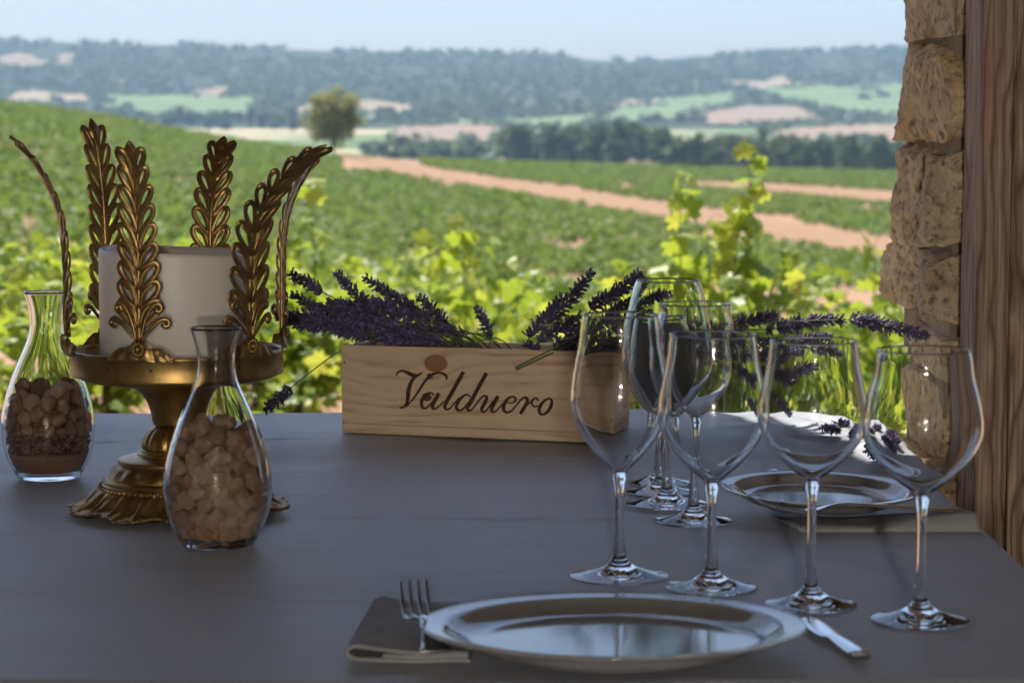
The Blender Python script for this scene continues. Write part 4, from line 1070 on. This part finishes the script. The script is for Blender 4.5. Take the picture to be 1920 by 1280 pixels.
# near napkin: folded flat, the fold a soft loop at the left
a = T(655, 1246); b_ = T(880, 1240); c4 = T(640, 1152)
o = empty('folded_napkin', (a.x, a.y, TZ + 0.0025), math.radians(-3)); tag(o, 'folded beige napkin lying under the fork at the left of the near plate', 'napkin', 'folded napkins')
wd = (b_ - a).length; dp = c4.y - a.y
V, F = sheet_roll([(wd, 0.0012), (wd * 0.6, 0.0012), (0.02, 0.0014), (0.003, 0.0022), (-0.002, 0.0075), (0.004, 0.0118), (0.016, 0.0105), (0.05, 0.0075), (wd * 0.7, 0.0068), (wd * 0.99, 0.0062)], 0, dp, 0.0020)
MB().add(V, F).build('outer_fold', M_NAP, o)
V, F = sheet_roll([(wd * 0.98, 0.0042), (wd * 0.6, 0.0041), (0.05, 0.0042), (0.025, 0.0046)], 0.002, dp - 0.003, 0.0020)
MB().add(V, F).build('inner_fold', M_NAP, o)
# rear napkin: long fold along the near side of the rear plate, its right end lifted
a = T(1500, 1000); b_ = T(1838, 1000)
o = empty('folded_napkin', (a.x, a.y, TZ + 0.0025), math.atan2(b_.y - a.y, b_.x - a.x)); tag(o, 'folded beige napkin with cutlery along the near side of the rear plate', 'napkin', 'folded napkins')
wd = (b_ - a).length
V = []; F = []; nx, ny_ = 40, 12
for j in range(ny_ + 1):
    for i in range(nx + 1):
        x = wd * i / nx; t = j / ny_; y = 0.075 * t
        lift = 0.013 * smooth01((x / wd - 0.35) / 0.65) + 0.004
        z = lift * smooth01(t / 0.10) * (1 - 0.55 * smooth01((t - 0.2) / 0.8)) + 0.0012 * noise.noise(Vector((x * 18, y * 40, 0)))
        V.append((x - 0.020 * t, y, max(z, 0.0008)))
for j in range(ny_):
    for i in range(nx): F.append((j * (nx + 1) + i, j * (nx + 1) + i + 1, (j + 1) * (nx + 1) + i + 1, (j + 1) * (nx + 1) + i))
nv_ = len(V); V += [(x, y, -0.0008) for x, y, z in V]; F += [tuple(nv_ + i for i in f)[::-1] for f in F]
rim = [i for i in range(nx + 1)] + [(j * (nx + 1) + nx) for j in range(1, ny_ + 1)] + [ny_ * (nx + 1) + i for i in range(nx - 1, -1, -1)] + [j * (nx + 1) for j in range(ny_ - 1, 0, -1)]
F += [(rim[(k + 1) % len(rim)], rim[k], nv_ + rim[k], nv_ + rim[(k + 1) % len(rim)]) for k in range(len(rim))]
MB().add(V, F).build('fold', M_NAP, o)

m = NT('polished_steel'); m.set(Base__Color=(0.62, 0.63, 0.64, 1), Metallic=1.0, Roughness=0.14); M_STEEL = m.m
def bar(stations, parent, name, mat=M_STEEL, seg=10):
    """flattened bar: stations (y, x, half width, z, half thickness)"""
    st = catmull(stations, 5); V = []; F = []
    for (y, x, hw, z, ht) in st:
        for k in range(seg):
            an = 2 * PI * k / seg; cx_, cz_ = math.cos(an), math.sin(an)
            V.append((x + hw * math.copysign(abs(cx_) ** 0.7, cx_), y, z + ht * math.copysign(abs(cz_) ** 0.7, cz_)))
    n = len(st)
    for i in range(n - 1):
        for k in range(seg): F.append((i * seg + k, i * seg + (k + 1) % seg, (i + 1) * seg + (k + 1) % seg, (i + 1) * seg + k))
    F.append(tuple(range(seg))[::-1]); F.append(tuple((n - 1) * seg + k for k in range(seg)))
    return MB().add(V, F).build(name, mat, parent)
def fork(loc, rz, label, L=0.205, rx=0.0):
    o = empty('fork', loc, rz); o.rotation_euler = (rx, 0, rz); tag(o, label, 'fork', 'steel cutlery')
    bar([(0.0, 0, 0.0105, 0.0030, 0.0012), (0.010, 0, 0.0118, 0.0030, 0.0017), (0.035, 0, 0.0090, 0.0042, 0.0016), (0.075, 0, 0.0052, 0.0075, 0.0016), (0.115, 0, 0.0034, 0.0105, 0.0019), (0.132, 0, 0.0042, 0.0090, 0.0018), (0.145, 0, 0.0100, 0.0062, 0.0013), (0.158, 0, 0.0120, 0.0048, 0.0011)], o, 'handle')
    for k in range(4):
        x = -0.0099 + 0.0066 * k
        bar([(0.156, x, 0.0019, 0.0048, 0.0011), (0.175, x, 0.0017, 0.0058, 0.0011), (0.200, x * 0.99, 0.0016, 0.0125, 0.0010), (0.222, x * 0.98, 0.0012, 0.0250, 0.0008)], o, 'tine', seg=6)
    return o
def knife(loc, rz, label, rx=0.0):
    o = empty('table_knife', loc, rz); o.rotation_euler = (rx, 0, rz); tag(o, label, 'knife', 'steel cutlery')
    bar([(0.0, 0, 0.0060, 0.0040, 0.0030), (0.006, 0, 0.0085, 0.0042, 0.0038), (0.05, 0, 0.0075, 0.0042, 0.0036), (0.090, 0, 0.0056, 0.0042, 0.0032), (0.102, 0, 0.0050, 0.0042, 0.0028)], o, 'handle')
    bar([(0.100, 0, 0.0055, 0.0042, 0.0014), (0.112, 0, 0.0090, 0.0042, 0.0010), (0.17, 0.001, 0.0098, 0.0042, 0.0009), (0.205, 0.002, 0.0085, 0.0042, 0.0008), (0.222, 0.006, 0.0020, 0.0042, 0.0006)], o, 'blade')
    return o
a = T(818, 1222, TZ + 0.012); b_ = T(752, 1120, TZ + 0.02); 
fork(Vector((a.x, a.y, TZ + 0.0095)), math.atan2(b_.y - a.y, b_.x - a.x) - PI / 2, 'dark steel fork with four tines resting on the near napkin', rx=math.radians(6)).scale = (1.05, 0.50, 1.0)
a = T(1616, 1246); b_ = T(1508, 1176)
knife(Vector((a.x, a.y, TZ + 0.003)), math.atan2(b_.y - a.y, b_.x - a.x) - PI / 2, 'steel table knife at the right of the near plate, handle towards the camera').scale = (1, 0.66, 1)
a = T(1508, 974); b_ = T(1462, 932)
knife(Vector((a.x, a.y, TZ + 0.004)), math.atan2(b_.y - a.y, b_.x - a.x) - PI / 2, 'steel knife leaning on the near rim of the rear plate', math.radians(3.0))
a = T(1800, 958, TZ + 0.018); b_ = T(1580, 974, TZ + 0.012)
fork(Vector((a.x, a.y, TZ + 0.017)), math.atan2(b_.y - a.y, b_.x - a.x) - PI / 2, 'steel fork lying lengthwise on the rear napkin')

# ================================================================ the two lit lamps on the wall behind the camera (seen as bright dots in every glass)
m = NT('lit_bulb'); em = m.N('ShaderNodeEmission', Strength=520.0); em.inputs['Color'].default_value = (1, 0.94, 0.86, 1); m.L(em.outputs[0], m.out.inputs['Surface']); M_BULB = m.m
for k, z in enumerate((0.98, 1.50)):
    o = empty('wall_lamp', (0.04, -2.199, z))
    tag(o, ('lower' if k == 0 else 'upper') + ' lit wall lamp behind the table, mirrored as a dot in the glasses', 'wall lamp')
    q_ = MB().lathe([(0.0, 0.0), (0.070, 0.0), (0.072, 0.01), (0.072, 0.03), (0.066, 0.032), (0.030, 0.02), (0.0, 0.02)], 24).build('housing', M_HOLE, o); q_.rotation_euler = (-PI / 2, 0, 0)
    q_ = MB().lathe([(0.0, 0.025), (0.034, 0.035), (0.052, 0.07), (0.040, 0.108), (0.0, 0.12)], 16).build('bulb', M_BULB, o); q_.rotation_euler = (-PI / 2, 0, 0)
# ================================================================ VINES AND TREES
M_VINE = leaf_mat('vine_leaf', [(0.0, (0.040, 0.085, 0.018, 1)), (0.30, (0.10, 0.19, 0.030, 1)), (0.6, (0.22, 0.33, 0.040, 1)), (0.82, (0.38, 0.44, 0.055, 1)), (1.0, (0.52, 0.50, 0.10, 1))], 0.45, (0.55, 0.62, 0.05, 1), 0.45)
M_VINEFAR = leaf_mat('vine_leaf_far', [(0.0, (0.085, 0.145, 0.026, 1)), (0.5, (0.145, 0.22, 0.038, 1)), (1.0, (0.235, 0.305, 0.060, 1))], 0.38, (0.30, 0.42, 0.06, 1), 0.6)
M_TREE = leaf_mat('tree_leaf', [(0.0, (0.040, 0.068, 0.026, 1)), (0.5, (0.080, 0.118, 0.040, 1)), (1.0, (0.145, 0.175, 0.060, 1))], 0.25, (0.20, 0.28, 0.05, 1), 0.6)
M_OAK = leaf_mat('oak_leaf', [(0.0, (0.19, 0.21, 0.06, 1)), (0.5, (0.32, 0.335, 0.10, 1)), (1.0, (0.45, 0.45, 0.14, 1))], 0.4, (0.30, 0.28, 0.06, 1), 0.6)
M_BARK = noisy('bark', (0.07, 0.05, 0.035, 1), (0.14, 0.105, 0.075, 1), 12, 0.95, 0.5, 0.01, stretch=(1, 1, 0.3))
M_SHOOT = noisy('vine_shoot', (0.16, 0.20, 0.05, 1), (0.24, 0.26, 0.08, 1), 20, 0.7, 0)
# leaf outlines
half = [(-0.10, -0.28), (0.30, -0.52), (0.62, -0.34), (0.52, -0.06), (0.98, 0.10), (0.74, 0.32), (0.86, 0.62), (0.46, 0.56), (0.30, 0.86), (0.0, 1.12)]
outl = [(0.0, -0.12)] + half[1:] + [(-x, y) for x, y in half[1:-1]][::-1]
LV = [(0, 0.12, 0.10)] + [(x, y, -0.16 * (x * x) - 0.10 * (y - 0.1) ** 2 + 0.05 * math.sin(5 * x + 3 * y)) for x, y in outl]
LEAF_V = np.array(LV, np.float64); nL = len(outl)
LEAF_F = np.array([(0, 1 + i, 1 + (i + 1) % nL) for i in range(nL)], np.int32)
QUAD_V = np.array([(-0.5, 0, 0), (0, -0.45, 0.12), (0.5, 0, 0), (0, 0.55, 0.08)], np.float64); QUAD_F = np.array([(0, 1, 2), (0, 2, 3)], np.int32)
def rand_rot(n, rg, up=0.6):
    """random orientations whose normals lean upwards"""
    nrm = rg.normal(size=(n, 3)); nrm[:, 2] += up * 1.6; nrm /= np.linalg.norm(nrm, axis=1)[:, None]
    t = rg.normal(size=(n, 3)); t -= nrm * (t * nrm).sum(1)[:, None]; t /= np.linalg.norm(t, axis=1)[:, None]
    b_ = np.cross(nrm, t)
    return np.stack([b_, t, nrm], axis=2)
def scatter(LVt, LFt, pos, rot, sc_):
    n = len(pos); V = np.einsum('nij,kj->nki', rot, LVt) * sc_[:, None, None] + pos[:, None, :]
    F = (LFt[None, :, :] + (np.arange(n) * len(LVt))[:, None, None])
    return V.reshape(-1, 3), F.reshape(-1, 3)
def foliage(name, LVt, LFt, pos, sc_, tint, mat, rg, up=0.6):
    V, F = scatter(LVt, LFt, pos, rand_rot(len(pos), rg, up), sc_)
    return np_mesh(name, V, F, mat, False, np.repeat(tint, len(LFt)))

# ---------------------------------------------------------------- foreground vines: head-trained bushes just beyond the terrace
fr_ = np.random.default_rng(21)
GV = 'vine plants growing just beyond the terrace'
single_leaf = [foliage('leaf', LEAF_V, LEAF_F, np.zeros((1, 3)), np.ones(1), np.array([t]), M_VINE, np.random.default_rng(60 + i), 0.9) for i, t in enumerate((0.55, 0.68, 0.8, 0.9, 0.62, 0.74))]
def vine(px, d, ztop, wid, label, shoots=(), nleaf=470, tone=0.5, lsize=0.088):
    g = near_pt(px, d); o = empty('vine_plant', g); tag(o, label, 'vine', GV)
    H = ztop - g.z
    b = MB(); b.tube([(0, 0, -0.05), (0.02, 0.01, 0.15), (-0.015, 0.0, 0.30), (0.0, 0.01, 0.42)], [0.045, 0.036, 0.034, 0.042], 8); b.build('trunk', M_BARK, o)
    canes = MB(); cpts = []
    nc = 16
    for k in range(nc):
        az = 2 * PI * k / nc + fr_.uniform(-0.3, 0.3); sp = wid * fr_.uniform(0.35, 1.0) * 0.5; hh = H * fr_.uniform(0.60, 1.0)
        p0 = Vector((0, 0, 0.40)); p1 = Vector((sp * 0.6 * math.cos(az), sp * 0.6 * math.sin(az), 0.40 + (hh - 0.4) * 0.6)); p2 = Vector((sp * math.cos(az) * 1.1, sp * math.sin(az) * 1.1, hh)); p3 = p2 + Vector((0.10 * math.cos(az), 0.1 * math.sin(az), -0.06))
        pts = [Vector(q_) for q_ in catmull([tuple(p0), tuple(p1), tuple(p2), tuple(p3)], 5)]
        canes.tube(pts, [0.008 - 0.005 * i / len(pts) for i in range(len(pts))], 5); cpts.append(pts)
    canes.build('cane', M_SHOOT, o)
    pos = []; tint = []
    for _ in range(nleaf):
        pts = cpts[fr_.integers(nc)]; q_ = pts[min(len(pts) - 1, int(len(pts) * fr_.uniform(0.15, 1.0)))]
        p = np.array(q_) + fr_.normal(size=3) * np.array([0.065, 0.065, 0.055]); pos.append(p)
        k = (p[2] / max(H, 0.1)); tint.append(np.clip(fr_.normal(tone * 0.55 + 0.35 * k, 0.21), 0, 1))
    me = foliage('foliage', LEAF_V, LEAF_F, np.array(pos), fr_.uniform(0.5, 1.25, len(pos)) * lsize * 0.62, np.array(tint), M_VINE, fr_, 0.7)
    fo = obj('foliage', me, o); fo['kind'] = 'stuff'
    for (tip, sway, nl) in shoots:            # tall shoots whose leaves stand out singly
        tp = P(tip[0], tip[1], d) - g; base = Vector((tp.x * 0.45, 0.03, H * 0.55)); midp = base.lerp(tp, 0.55) + Vector((sway, 0, 0))
        pts = [Vector(q_) for q_ in catmull([tuple(base), tuple(midp), tuple(tp)], 10)]
        sb = MB(); sb.tube(pts, [0.005 - 0.0032 * i / len(pts) for i in range(len(pts))], 5)
        e = pts[-1]; sb.tube([e, e + Vector((0.02, 0, 0.03)), e + Vector((0.045, 0, 0.035)), e + Vector((0.06, 0, 0.02))], 0.0011, 4)
        so_ = sb.build('shoot', M_SHOOT, o)
        for i in range(nl):
            t = 0.05 + 0.95 * i / (nl - 1); q_ = pts[min(len(pts) - 1, int(t * (len(pts) - 1)))]
            side = 1 if i % 2 else -1
            lf = obj('leaf', single_leaf[int(fr_.integers(6))], so_); s_ = lsize * (1.02 - 0.50 * t) * fr_.uniform(0.8, 1.15) * 1.15
            lf.location = q_ + Vector((side * 0.045 * (1 - 0.5 * t), fr_.uniform(-0.03, 0.03), fr_.uniform(-0.015, 0.02))); lf.scale = (s_, s_, s_)
            lf.rotation_euler = (fr_.uniform(-0.9, 0.9), fr_.uniform(-0.7, 0.7), fr_.uniform(0, 6.28))
vine(-60, 10.5, 0.50, 1.1, 'bushy vine at the left picture edge behind the left decanter', tone=0.55)
vine(215, 9.6, 0.46, 1.05, 'bushy vine behind the candle holder', tone=0.6)
vine(130, 12.2, 0.50, 1.1, 'leafy vine behind and above the left decanter', tone=0.5)
vine(560, 10.2, 0.36, 1.0, 'vine right of the candle holder with a pale shoot beside its right arm', [((578, 345), 0.03, 14), ((540, 440), -0.02, 10)], tone=0.65)
vine(700, 12.6, 0.28, 1.1, 'vine behind the left lavender bunch', tone=0.45)
vine(880, 9.8, 0.42, 1.1, 'vine behind the wooden box with yellow shoots above the lone sprig', [((868, 405), 0.0, 18), ((805, 448), -0.03, 13), ((930, 455), 0.04, 12)], tone=0.72)
vine(1060, 11.6, 0.26, 1.05, 'vine behind the right lavender bunch', [((1030, 500), 0.0, 6)], tone=0.5)
vine(1210, 10.4, 0.30, 1.0, 'low vine behind the rear wine glasses', tone=0.7)
vine(1352, 9.0, 0.62, 0.62, 'narrow dark vine with tall bright shoots right of the rear glasses', [((1405, 282), 0.02, 26), ((1276, 340), -0.03, 22), ((1375, 380), 0.02, 18), ((1325, 420), 0.0, 14)], nleaf=300, tone=0.30)
vine(1470, 10.6, 0.18, 1.0, 'low vine behind the third front glass', tone=0.75)
vine(1560, 9.2, 0.10, 0.95, 'low bright vine behind the lavender pointing at the jamb', tone=0.8)
vine(1690, 9.8, 0.42, 0.85, 'vine half hidden by the stone jamb', [((1640, 455), -0.02, 15), ((1690, 470), 0.0, 10)], tone=0.55)
vine(380, 13.6, 0.42, 1.2, 'vine farther back behind the candle', tone=0.5)
vine(1230, 14.2, 0.0, 1.2, 'vine farther back behind the tallest glass', tone=0.45)
vine(1520, 14.6, -0.1, 1.2, 'vine farther back between glasses and jamb', tone=0.5)
vine(990, 15.2, 0.0, 1.2, 'vine farther back between the two lavender bunches', tone=0.45)
for k, (px, d, zt) in enumerate(((40, 15.0, 0.38), (300, 15.6, 0.34), (480, 12.4, 0.28), (620, 15.5, 0.20), (790, 13.8, 0.22), (930, 12.6, 0.24), (1130, 12.9, 0.08), (1330, 12.4, -0.02), (1430, 13.2, -0.08), (1640, 12.8, 0.06))):
    vine(px, d, zt, 1.2, 'second row vine ' + ('behind the left decanter rim', 'behind the candle, left of its middle', 'just right of the candle holder arms', 'over the left end of the lavender bunch', 'over the middle of the left lavender bunch', 'over the lone upright lavender sprig', 'left of the tallest glass rim', 'right of the tallest glass rim', 'over the third front glass', 'just left of the stone jamb')[k], tone=0.6)
# undergrowth between them: uncountable low shoots and weeds
n = 2600
pxs = fr_.uniform(-200, 1850, n); ds = fr_.uniform(7.0, 15.5, n)
pos = np.array([tuple(near_pt(a, b_)) for a, b_ in zip(pxs, ds)]); pos[:, 2] += fr_.uniform(0.02, 0.50, n) * np.where(fr_.uniform(size=n) < 0.5, 1.0, 0.45)
me = foliage('low_shoots', LEAF_V, LEAF_F, pos, fr_.uniform(0.03, 0.06, n), np.clip(fr_.normal(0.62, 0.18, n), 0, 1), M_VINE, fr_, 0.7)
tag(obj('low_shoots', me), 'low tangle of bright vine shoots and weeds between the near vines', 'undergrowth', kind='stuff')

# ---------------------------------------------------------------- the vineyard slope: bushes in rows
vr = np.random.default_rng(33)
def bush_mesh(seed, nl, size):
    rg = np.random.default_rng(seed); p = rg.normal(size=(nl, 3)); p /= np.linalg.norm(p, axis=1)[:, None]; p *= (rg.uniform(0.25, 1, nl) ** 0.5)[:, None]
    p *= np.array([0.60, 0.60, 0.29]); p[:, 2] += 0.34; p[:, 2] += 0.12 * np.sin(p[:, 0] * 7 + seed)
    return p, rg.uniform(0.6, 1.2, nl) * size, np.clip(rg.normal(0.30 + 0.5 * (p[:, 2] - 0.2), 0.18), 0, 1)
cand_ = []
for i in range(-185, 186):
    for j in range(0, 250):
        d = 52 + j * 1.7 + vr.uniform(-0.35, 0.35); x = i * 1.25 + vr.uniform(-0.35, 0.35) + (j % 2) * 0.7
        px = 960 + FPX * x / d
        if px < -520 or px > 1800: continue
        if d > dc(px) * 1.03: continue
        py = float(near_py(px, min(d, dc(px))))
        skip = False
        for k in range(2):
            t = track_half(px, k)
            if t and -t[1] - 1.5 < py - t[0] < t[1] + 0.50 * FPX / d: skip = True
        if 640 < px < 790 and py < 326: skip = True
        if skip: continue
        q_ = noise.noise(Vector((x / 7, d / 20, 0.5))) + 0.7 * noise.noise(Vector((x / 2.5, d / 9, 4)))
        lim = (-0.05 if px > 1000 else 0.42) if d < 105 else (0.30 if px > 700 else 0.48)
        if q_ > lim: continue
        if d < 78 and q_ > (-0.15 if px > 900 else 0.40): continue
        cand_.append((d, px, x))
cand_.sort()
near_b = [c_ for c_ in cand_ if c_[0] < 400][:290]
rest = cand_[len(near_b):]
vm = []
for i in range(5):
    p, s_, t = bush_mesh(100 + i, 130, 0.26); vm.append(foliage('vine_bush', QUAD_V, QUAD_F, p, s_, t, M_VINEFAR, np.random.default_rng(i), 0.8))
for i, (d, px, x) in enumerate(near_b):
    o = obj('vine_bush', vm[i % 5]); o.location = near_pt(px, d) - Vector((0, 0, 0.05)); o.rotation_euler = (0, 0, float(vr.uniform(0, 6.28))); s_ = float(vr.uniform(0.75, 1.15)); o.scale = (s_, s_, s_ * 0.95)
    zn = ('behind the left decanter' if px < 170 else 'behind the candle holder' if px < 560 else 'behind the left lavender bunch' if px < 860 else 'behind the right lavender bunch' if px < 1180 else 'behind the rear wine glasses' if px < 1430 else 'beside the stone jamb')
    tag(o, 'small round green vine bush low on the far slope ' + zn, 'vine bush', 'vine bushes on the near slope')
PV = []; PS = []; PT = []
bases = [bush_mesh(200 + i, 30, 0.36) for i in range(6)]
for i, (d, px, x) in enumerate(rest):
    p, s_, t = bases[i % 6]; a = vr.uniform(0, 6.28); k = vr.uniform(0.75, 1.2); g = near_pt(px, d)
    R_ = np.array([[math.cos(a), -math.sin(a), 0], [math.sin(a), math.cos(a), 0], [0, 0, 1]])
    PV.append((p @ R_.T) * k + np.array(g)); PS.append(s_ * k); PT.append(np.clip(t + vr.normal(0, 0.10), 0, 1))
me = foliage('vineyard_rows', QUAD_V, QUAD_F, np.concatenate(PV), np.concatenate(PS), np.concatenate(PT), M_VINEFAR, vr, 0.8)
tag(obj('vineyard_rows', me), 'green vineyard covering the slope in the middle distance', 'vineyard', kind='stuff')

# ---------------------------------------------------------------- trees
def tree_meshes(seed, W, H, mat, nclump=26, per=60, size=0.06, tall=False):
    """trunk with limbs, and a crown of leaf clumps; unit: metres"""
    rg = np.random.default_rng(seed); b = MB()
    th = H * (0.16 if not tall else 0.1)
    b.tube([(0, 0, -H * 0.06), (0.0, 0, th * 0.5), (W * 0.015, 0, th), (0, 0, H * 0.55)], [H * 0.030, H * 0.024, H * 0.020, H * 0.008], 8)
    cl_ = []
    for k in range(nclump):
        v_ = rg.normal(size=3); v_ /= np.linalg.norm(v_); r = rg.uniform(0.35, 1.05)
        c_ = np.array([v_[0] * W * 0.42 * r, v_[1] * W * 0.42 * r, H * 0.53 + v_[2] * H * 0.42 * r]); cl_.append((c_, rg.uniform(0.10, 0.19) * W, rg.normal(0, 0.12)))
        if k % 3 == 0: b.tube([(0, 0, th * rg.uniform(0.8, 1.6)), tuple(c_ * np.array([0.5, 0.5, 0.8])), tuple(c_)], [H * 0.012, H * 0.007, H * 0.003], 5)
    pos = []; tin = []
    for c_, r, tn in cl_:
        v_ = rg.normal(size=(per, 3)); v_ /= np.linalg.norm(v_, axis=1)[:, None]; p = c_ + v_ * r * (rg.uniform(0.2, 1, per) ** 0.4)[:, None] * np.array([1, 1, 0.8]); pos.append(p)
        tin.append(np.clip(0.5 + tn + 0.3 * v_[:, 2] + rg.normal(0, 0.1, per), 0, 1))
    pos = np.concatenate(pos); tin = np.concatenate(tin)
    return b.mesh('trunk', M_BARK), foliage('crown', QUAD_V, QUAD_F, pos, rg.uniform(0.7, 1.4, len(pos)) * size * W, tin, mat, rg, 0.6)
def put_tree(name, meshes, loc, sx, sz, label, group=None, cat='tree'):
    o = empty(name, loc, random.uniform(0, 6.28)); o.scale = (sx, sx, sz); tag(o, label, cat, group)
    obj('trunk', meshes[0], o); obj('crown', meshes[1], o); return o
g = near_pt(625, 366); sc_ = 366 / FPX
put_tree('round_tree', tree_meshes(5, 124 * sc_, 130 * sc_, M_OAK, 54, 110, 0.036), g - Vector((0, 0, 0.3)), 1, 1, 'round olive brown tree standing alone at the vineyard edge')
TM = [tree_meshes(10 + i, 1.0, 1.0, M_TREE, 34, 46, 0.095) for i in range(5)]
TP = [tree_meshes(30 + i, 1.0, 1.0, M_TREE, 18, 40, 0.11, True) for i in range(2)]
def far_tree(px, py, w_, h_, label, group, tall=False, name='valley_tree'):
    d = far_d(px, py); p = far_pt(px, d); k = d / FPX
    put_tree(name, (TP if tall else TM)[int(px * 7) % (2 if tall else 5)], p - Vector((0, 0, 0.3)), w_ * k, h_ * k, label, group)
tw = random.Random(77)
GT = 'trees of the river wood in the valley'
def wood(x0, x1, y0, top0, top1, n, label, wmin=46, wmax=78):
    for i in range(n):
        px = x0 + (x1 - x0) * (i + 0.5) / n + tw.uniform(-8, 8); py = y0 + tw.uniform(-9, 3); h_ = (y0 - (top0 + (top1 - top0) * tw.random())) * tw.uniform(0.85, 1.05)
        far_tree(px, py, tw.uniform(wmin, wmax), h_, label, GT)
wood(945, 1120, 312, 228, 250, 16, 'dark green tree in the river wood left of the poplars')
wood(1110, 1250, 314, 225, 262, 14, 'tree of the river wood behind the tall vine shoots')
wood(1250, 1500, 322, 238, 275, 26, 'dark tree in the thick river wood right of centre')
wood(1510, 1700, 326, 250, 268, 18, 'dark tree in the even wood beside the stone jamb')
wood(700, 915, 300, 252, 276, 14, 'tree in the low wood between the lone tree and the ploughed field', 26, 44)
for px, w_, h_, lab in ((1132, 22, 95, 'slim tall poplar, left of the pair in the river wood'), (1156, 24, 100, 'slim tall poplar, right of the pair in the river wood'), (1430, 20, 84, 'slim poplar standing above the wood by the ploughed field')):
    far_tree(px, 312, w_, h_, lab, None, True, 'poplar')
far_tree(1050, 322, 46, 40, 'small round tree before the river wood, left of the shoots', None)
far_tree(1497, 328, 44, 44, 'small bright round tree before the gap in the river wood', None)
GF = 'scattered trees among the far fields'
for i in range(24):
    px = 300 + 270 * (i + 0.5) / 24 + tw.uniform(-8, 8); far_tree(px, 246 + tw.uniform(-16, 4), tw.uniform(20, 34), tw.uniform(22, 38), 'tree in the far wood above the left vineyard crest', GF)
for i in range(18):
    px = tw.uniform(690, 1050); far_tree(px, 222 + tw.uniform(-10, 6), tw.uniform(16, 28), tw.uniform(14, 24), 'small tree in the band above the far fields', GF)
for px, py in ((1392, 176), (1410, 180), (1510, 205), (1530, 207), (1620, 190), (1655, 188), (150, 168), (205, 200), (240, 205)):
    far_tree(px, py, 34, 16, 'dark thicket beside a far field', GF)
# hedges and thickets along the field edges: one uncountable fringe
hp = []; hs = []
for mt, pl in FIELDS:
    if mt is M_PINK and pl[0][1] < 130: continue
    for i in range(len(pl)):
        (x0, y0), (x1, y1) = pl[i - 1], pl[i]
        for q_ in range(int(math.hypot(x1 - x0, (y1 - y0) * 2) / 3.0)):
            t = tw.random(); x = x0 + (x1 - x0) * t + tw.uniform(-5, 5); y = y0 + (y1 - y0) * t + tw.uniform(-2, 2)
            if noise.noise(Vector((x / 30, y / 10, 2.2))) < -0.05 or y > 300: continue
            p = far_pt(x, far_d(x, y))
            for _ in range(3): hp.append((p.x + tw.uniform(-5, 5), p.y + tw.uniform(-5, 5), p.z + tw.uniform(0.5, 5))); hs.append(tw.uniform(4, 9))
me = foliage('hedgerows', QUAD_V, QUAD_F, np.array(hp), np.array(hs), np.clip(vr.normal(0.45, 0.2, len(hp)), 0, 1), M_TREE, vr, 0.5)
tag(obj('hedgerows', me), 'dark ragged hedges and thickets along the valley field edges', 'hedgerow', kind='stuff')
# forest on the hills: one mass nobody could count
n = 5200; fp = []; fs = []
k = 0
while k < n:
    px = tw.uniform(-250, 1900); d = tw.uniform(2350, 4520); py = far_py(px, d)
    if any(in_poly(px, py, pl) for _, pl in FIELDS): continue
    if noise.noise(Vector((px / 70, py / 22, 1.5))) > 0.32: k += 1; continue
    p = far_pt(px, d); 
    for _ in range(4): fp.append((p.x + tw.uniform(-6, 6), p.y + tw.uniform(-6, 6), p.z + tw.uniform(1, 7))); fs.append(tw.uniform(7, 13))
    k += 1
fp = np.array(fp); me = foliage('hill_forest', QUAD_V, QUAD_F, fp, np.array(fs), np.clip(vr.normal(0.40, 0.10, len(fp)), 0, 1), M_TREE, vr, 0.5)
tag(obj('hill_forest', me), 'dark forest covering the far hills', 'forest', kind='stuff')

# ================================================================ HAZE
hz = bpy.data.materials.new('haze'); hz.use_nodes = True; t_ = hz.node_tree; t_.nodes.remove(t_.nodes['Principled BSDF'])
pv = t_.nodes.new('ShaderNodeVolumePrincipled'); pv.inputs['Density'].default_value = 0.00014; pv.inputs['Color'].default_value = (0.50, 0.74, 1.0, 1); pv.inputs['Anisotropy'].default_value = 0.0
t_.links.new(pv.outputs[0], t_.nodes['Material Output'].inputs['Volume'])
o = MB().box(-5600, 5600, -6, 5900, -70, 230).build('haze', hz, smooth=False); tag(o, 'thin pale summer haze over the valley', 'haze', kind='stuff')
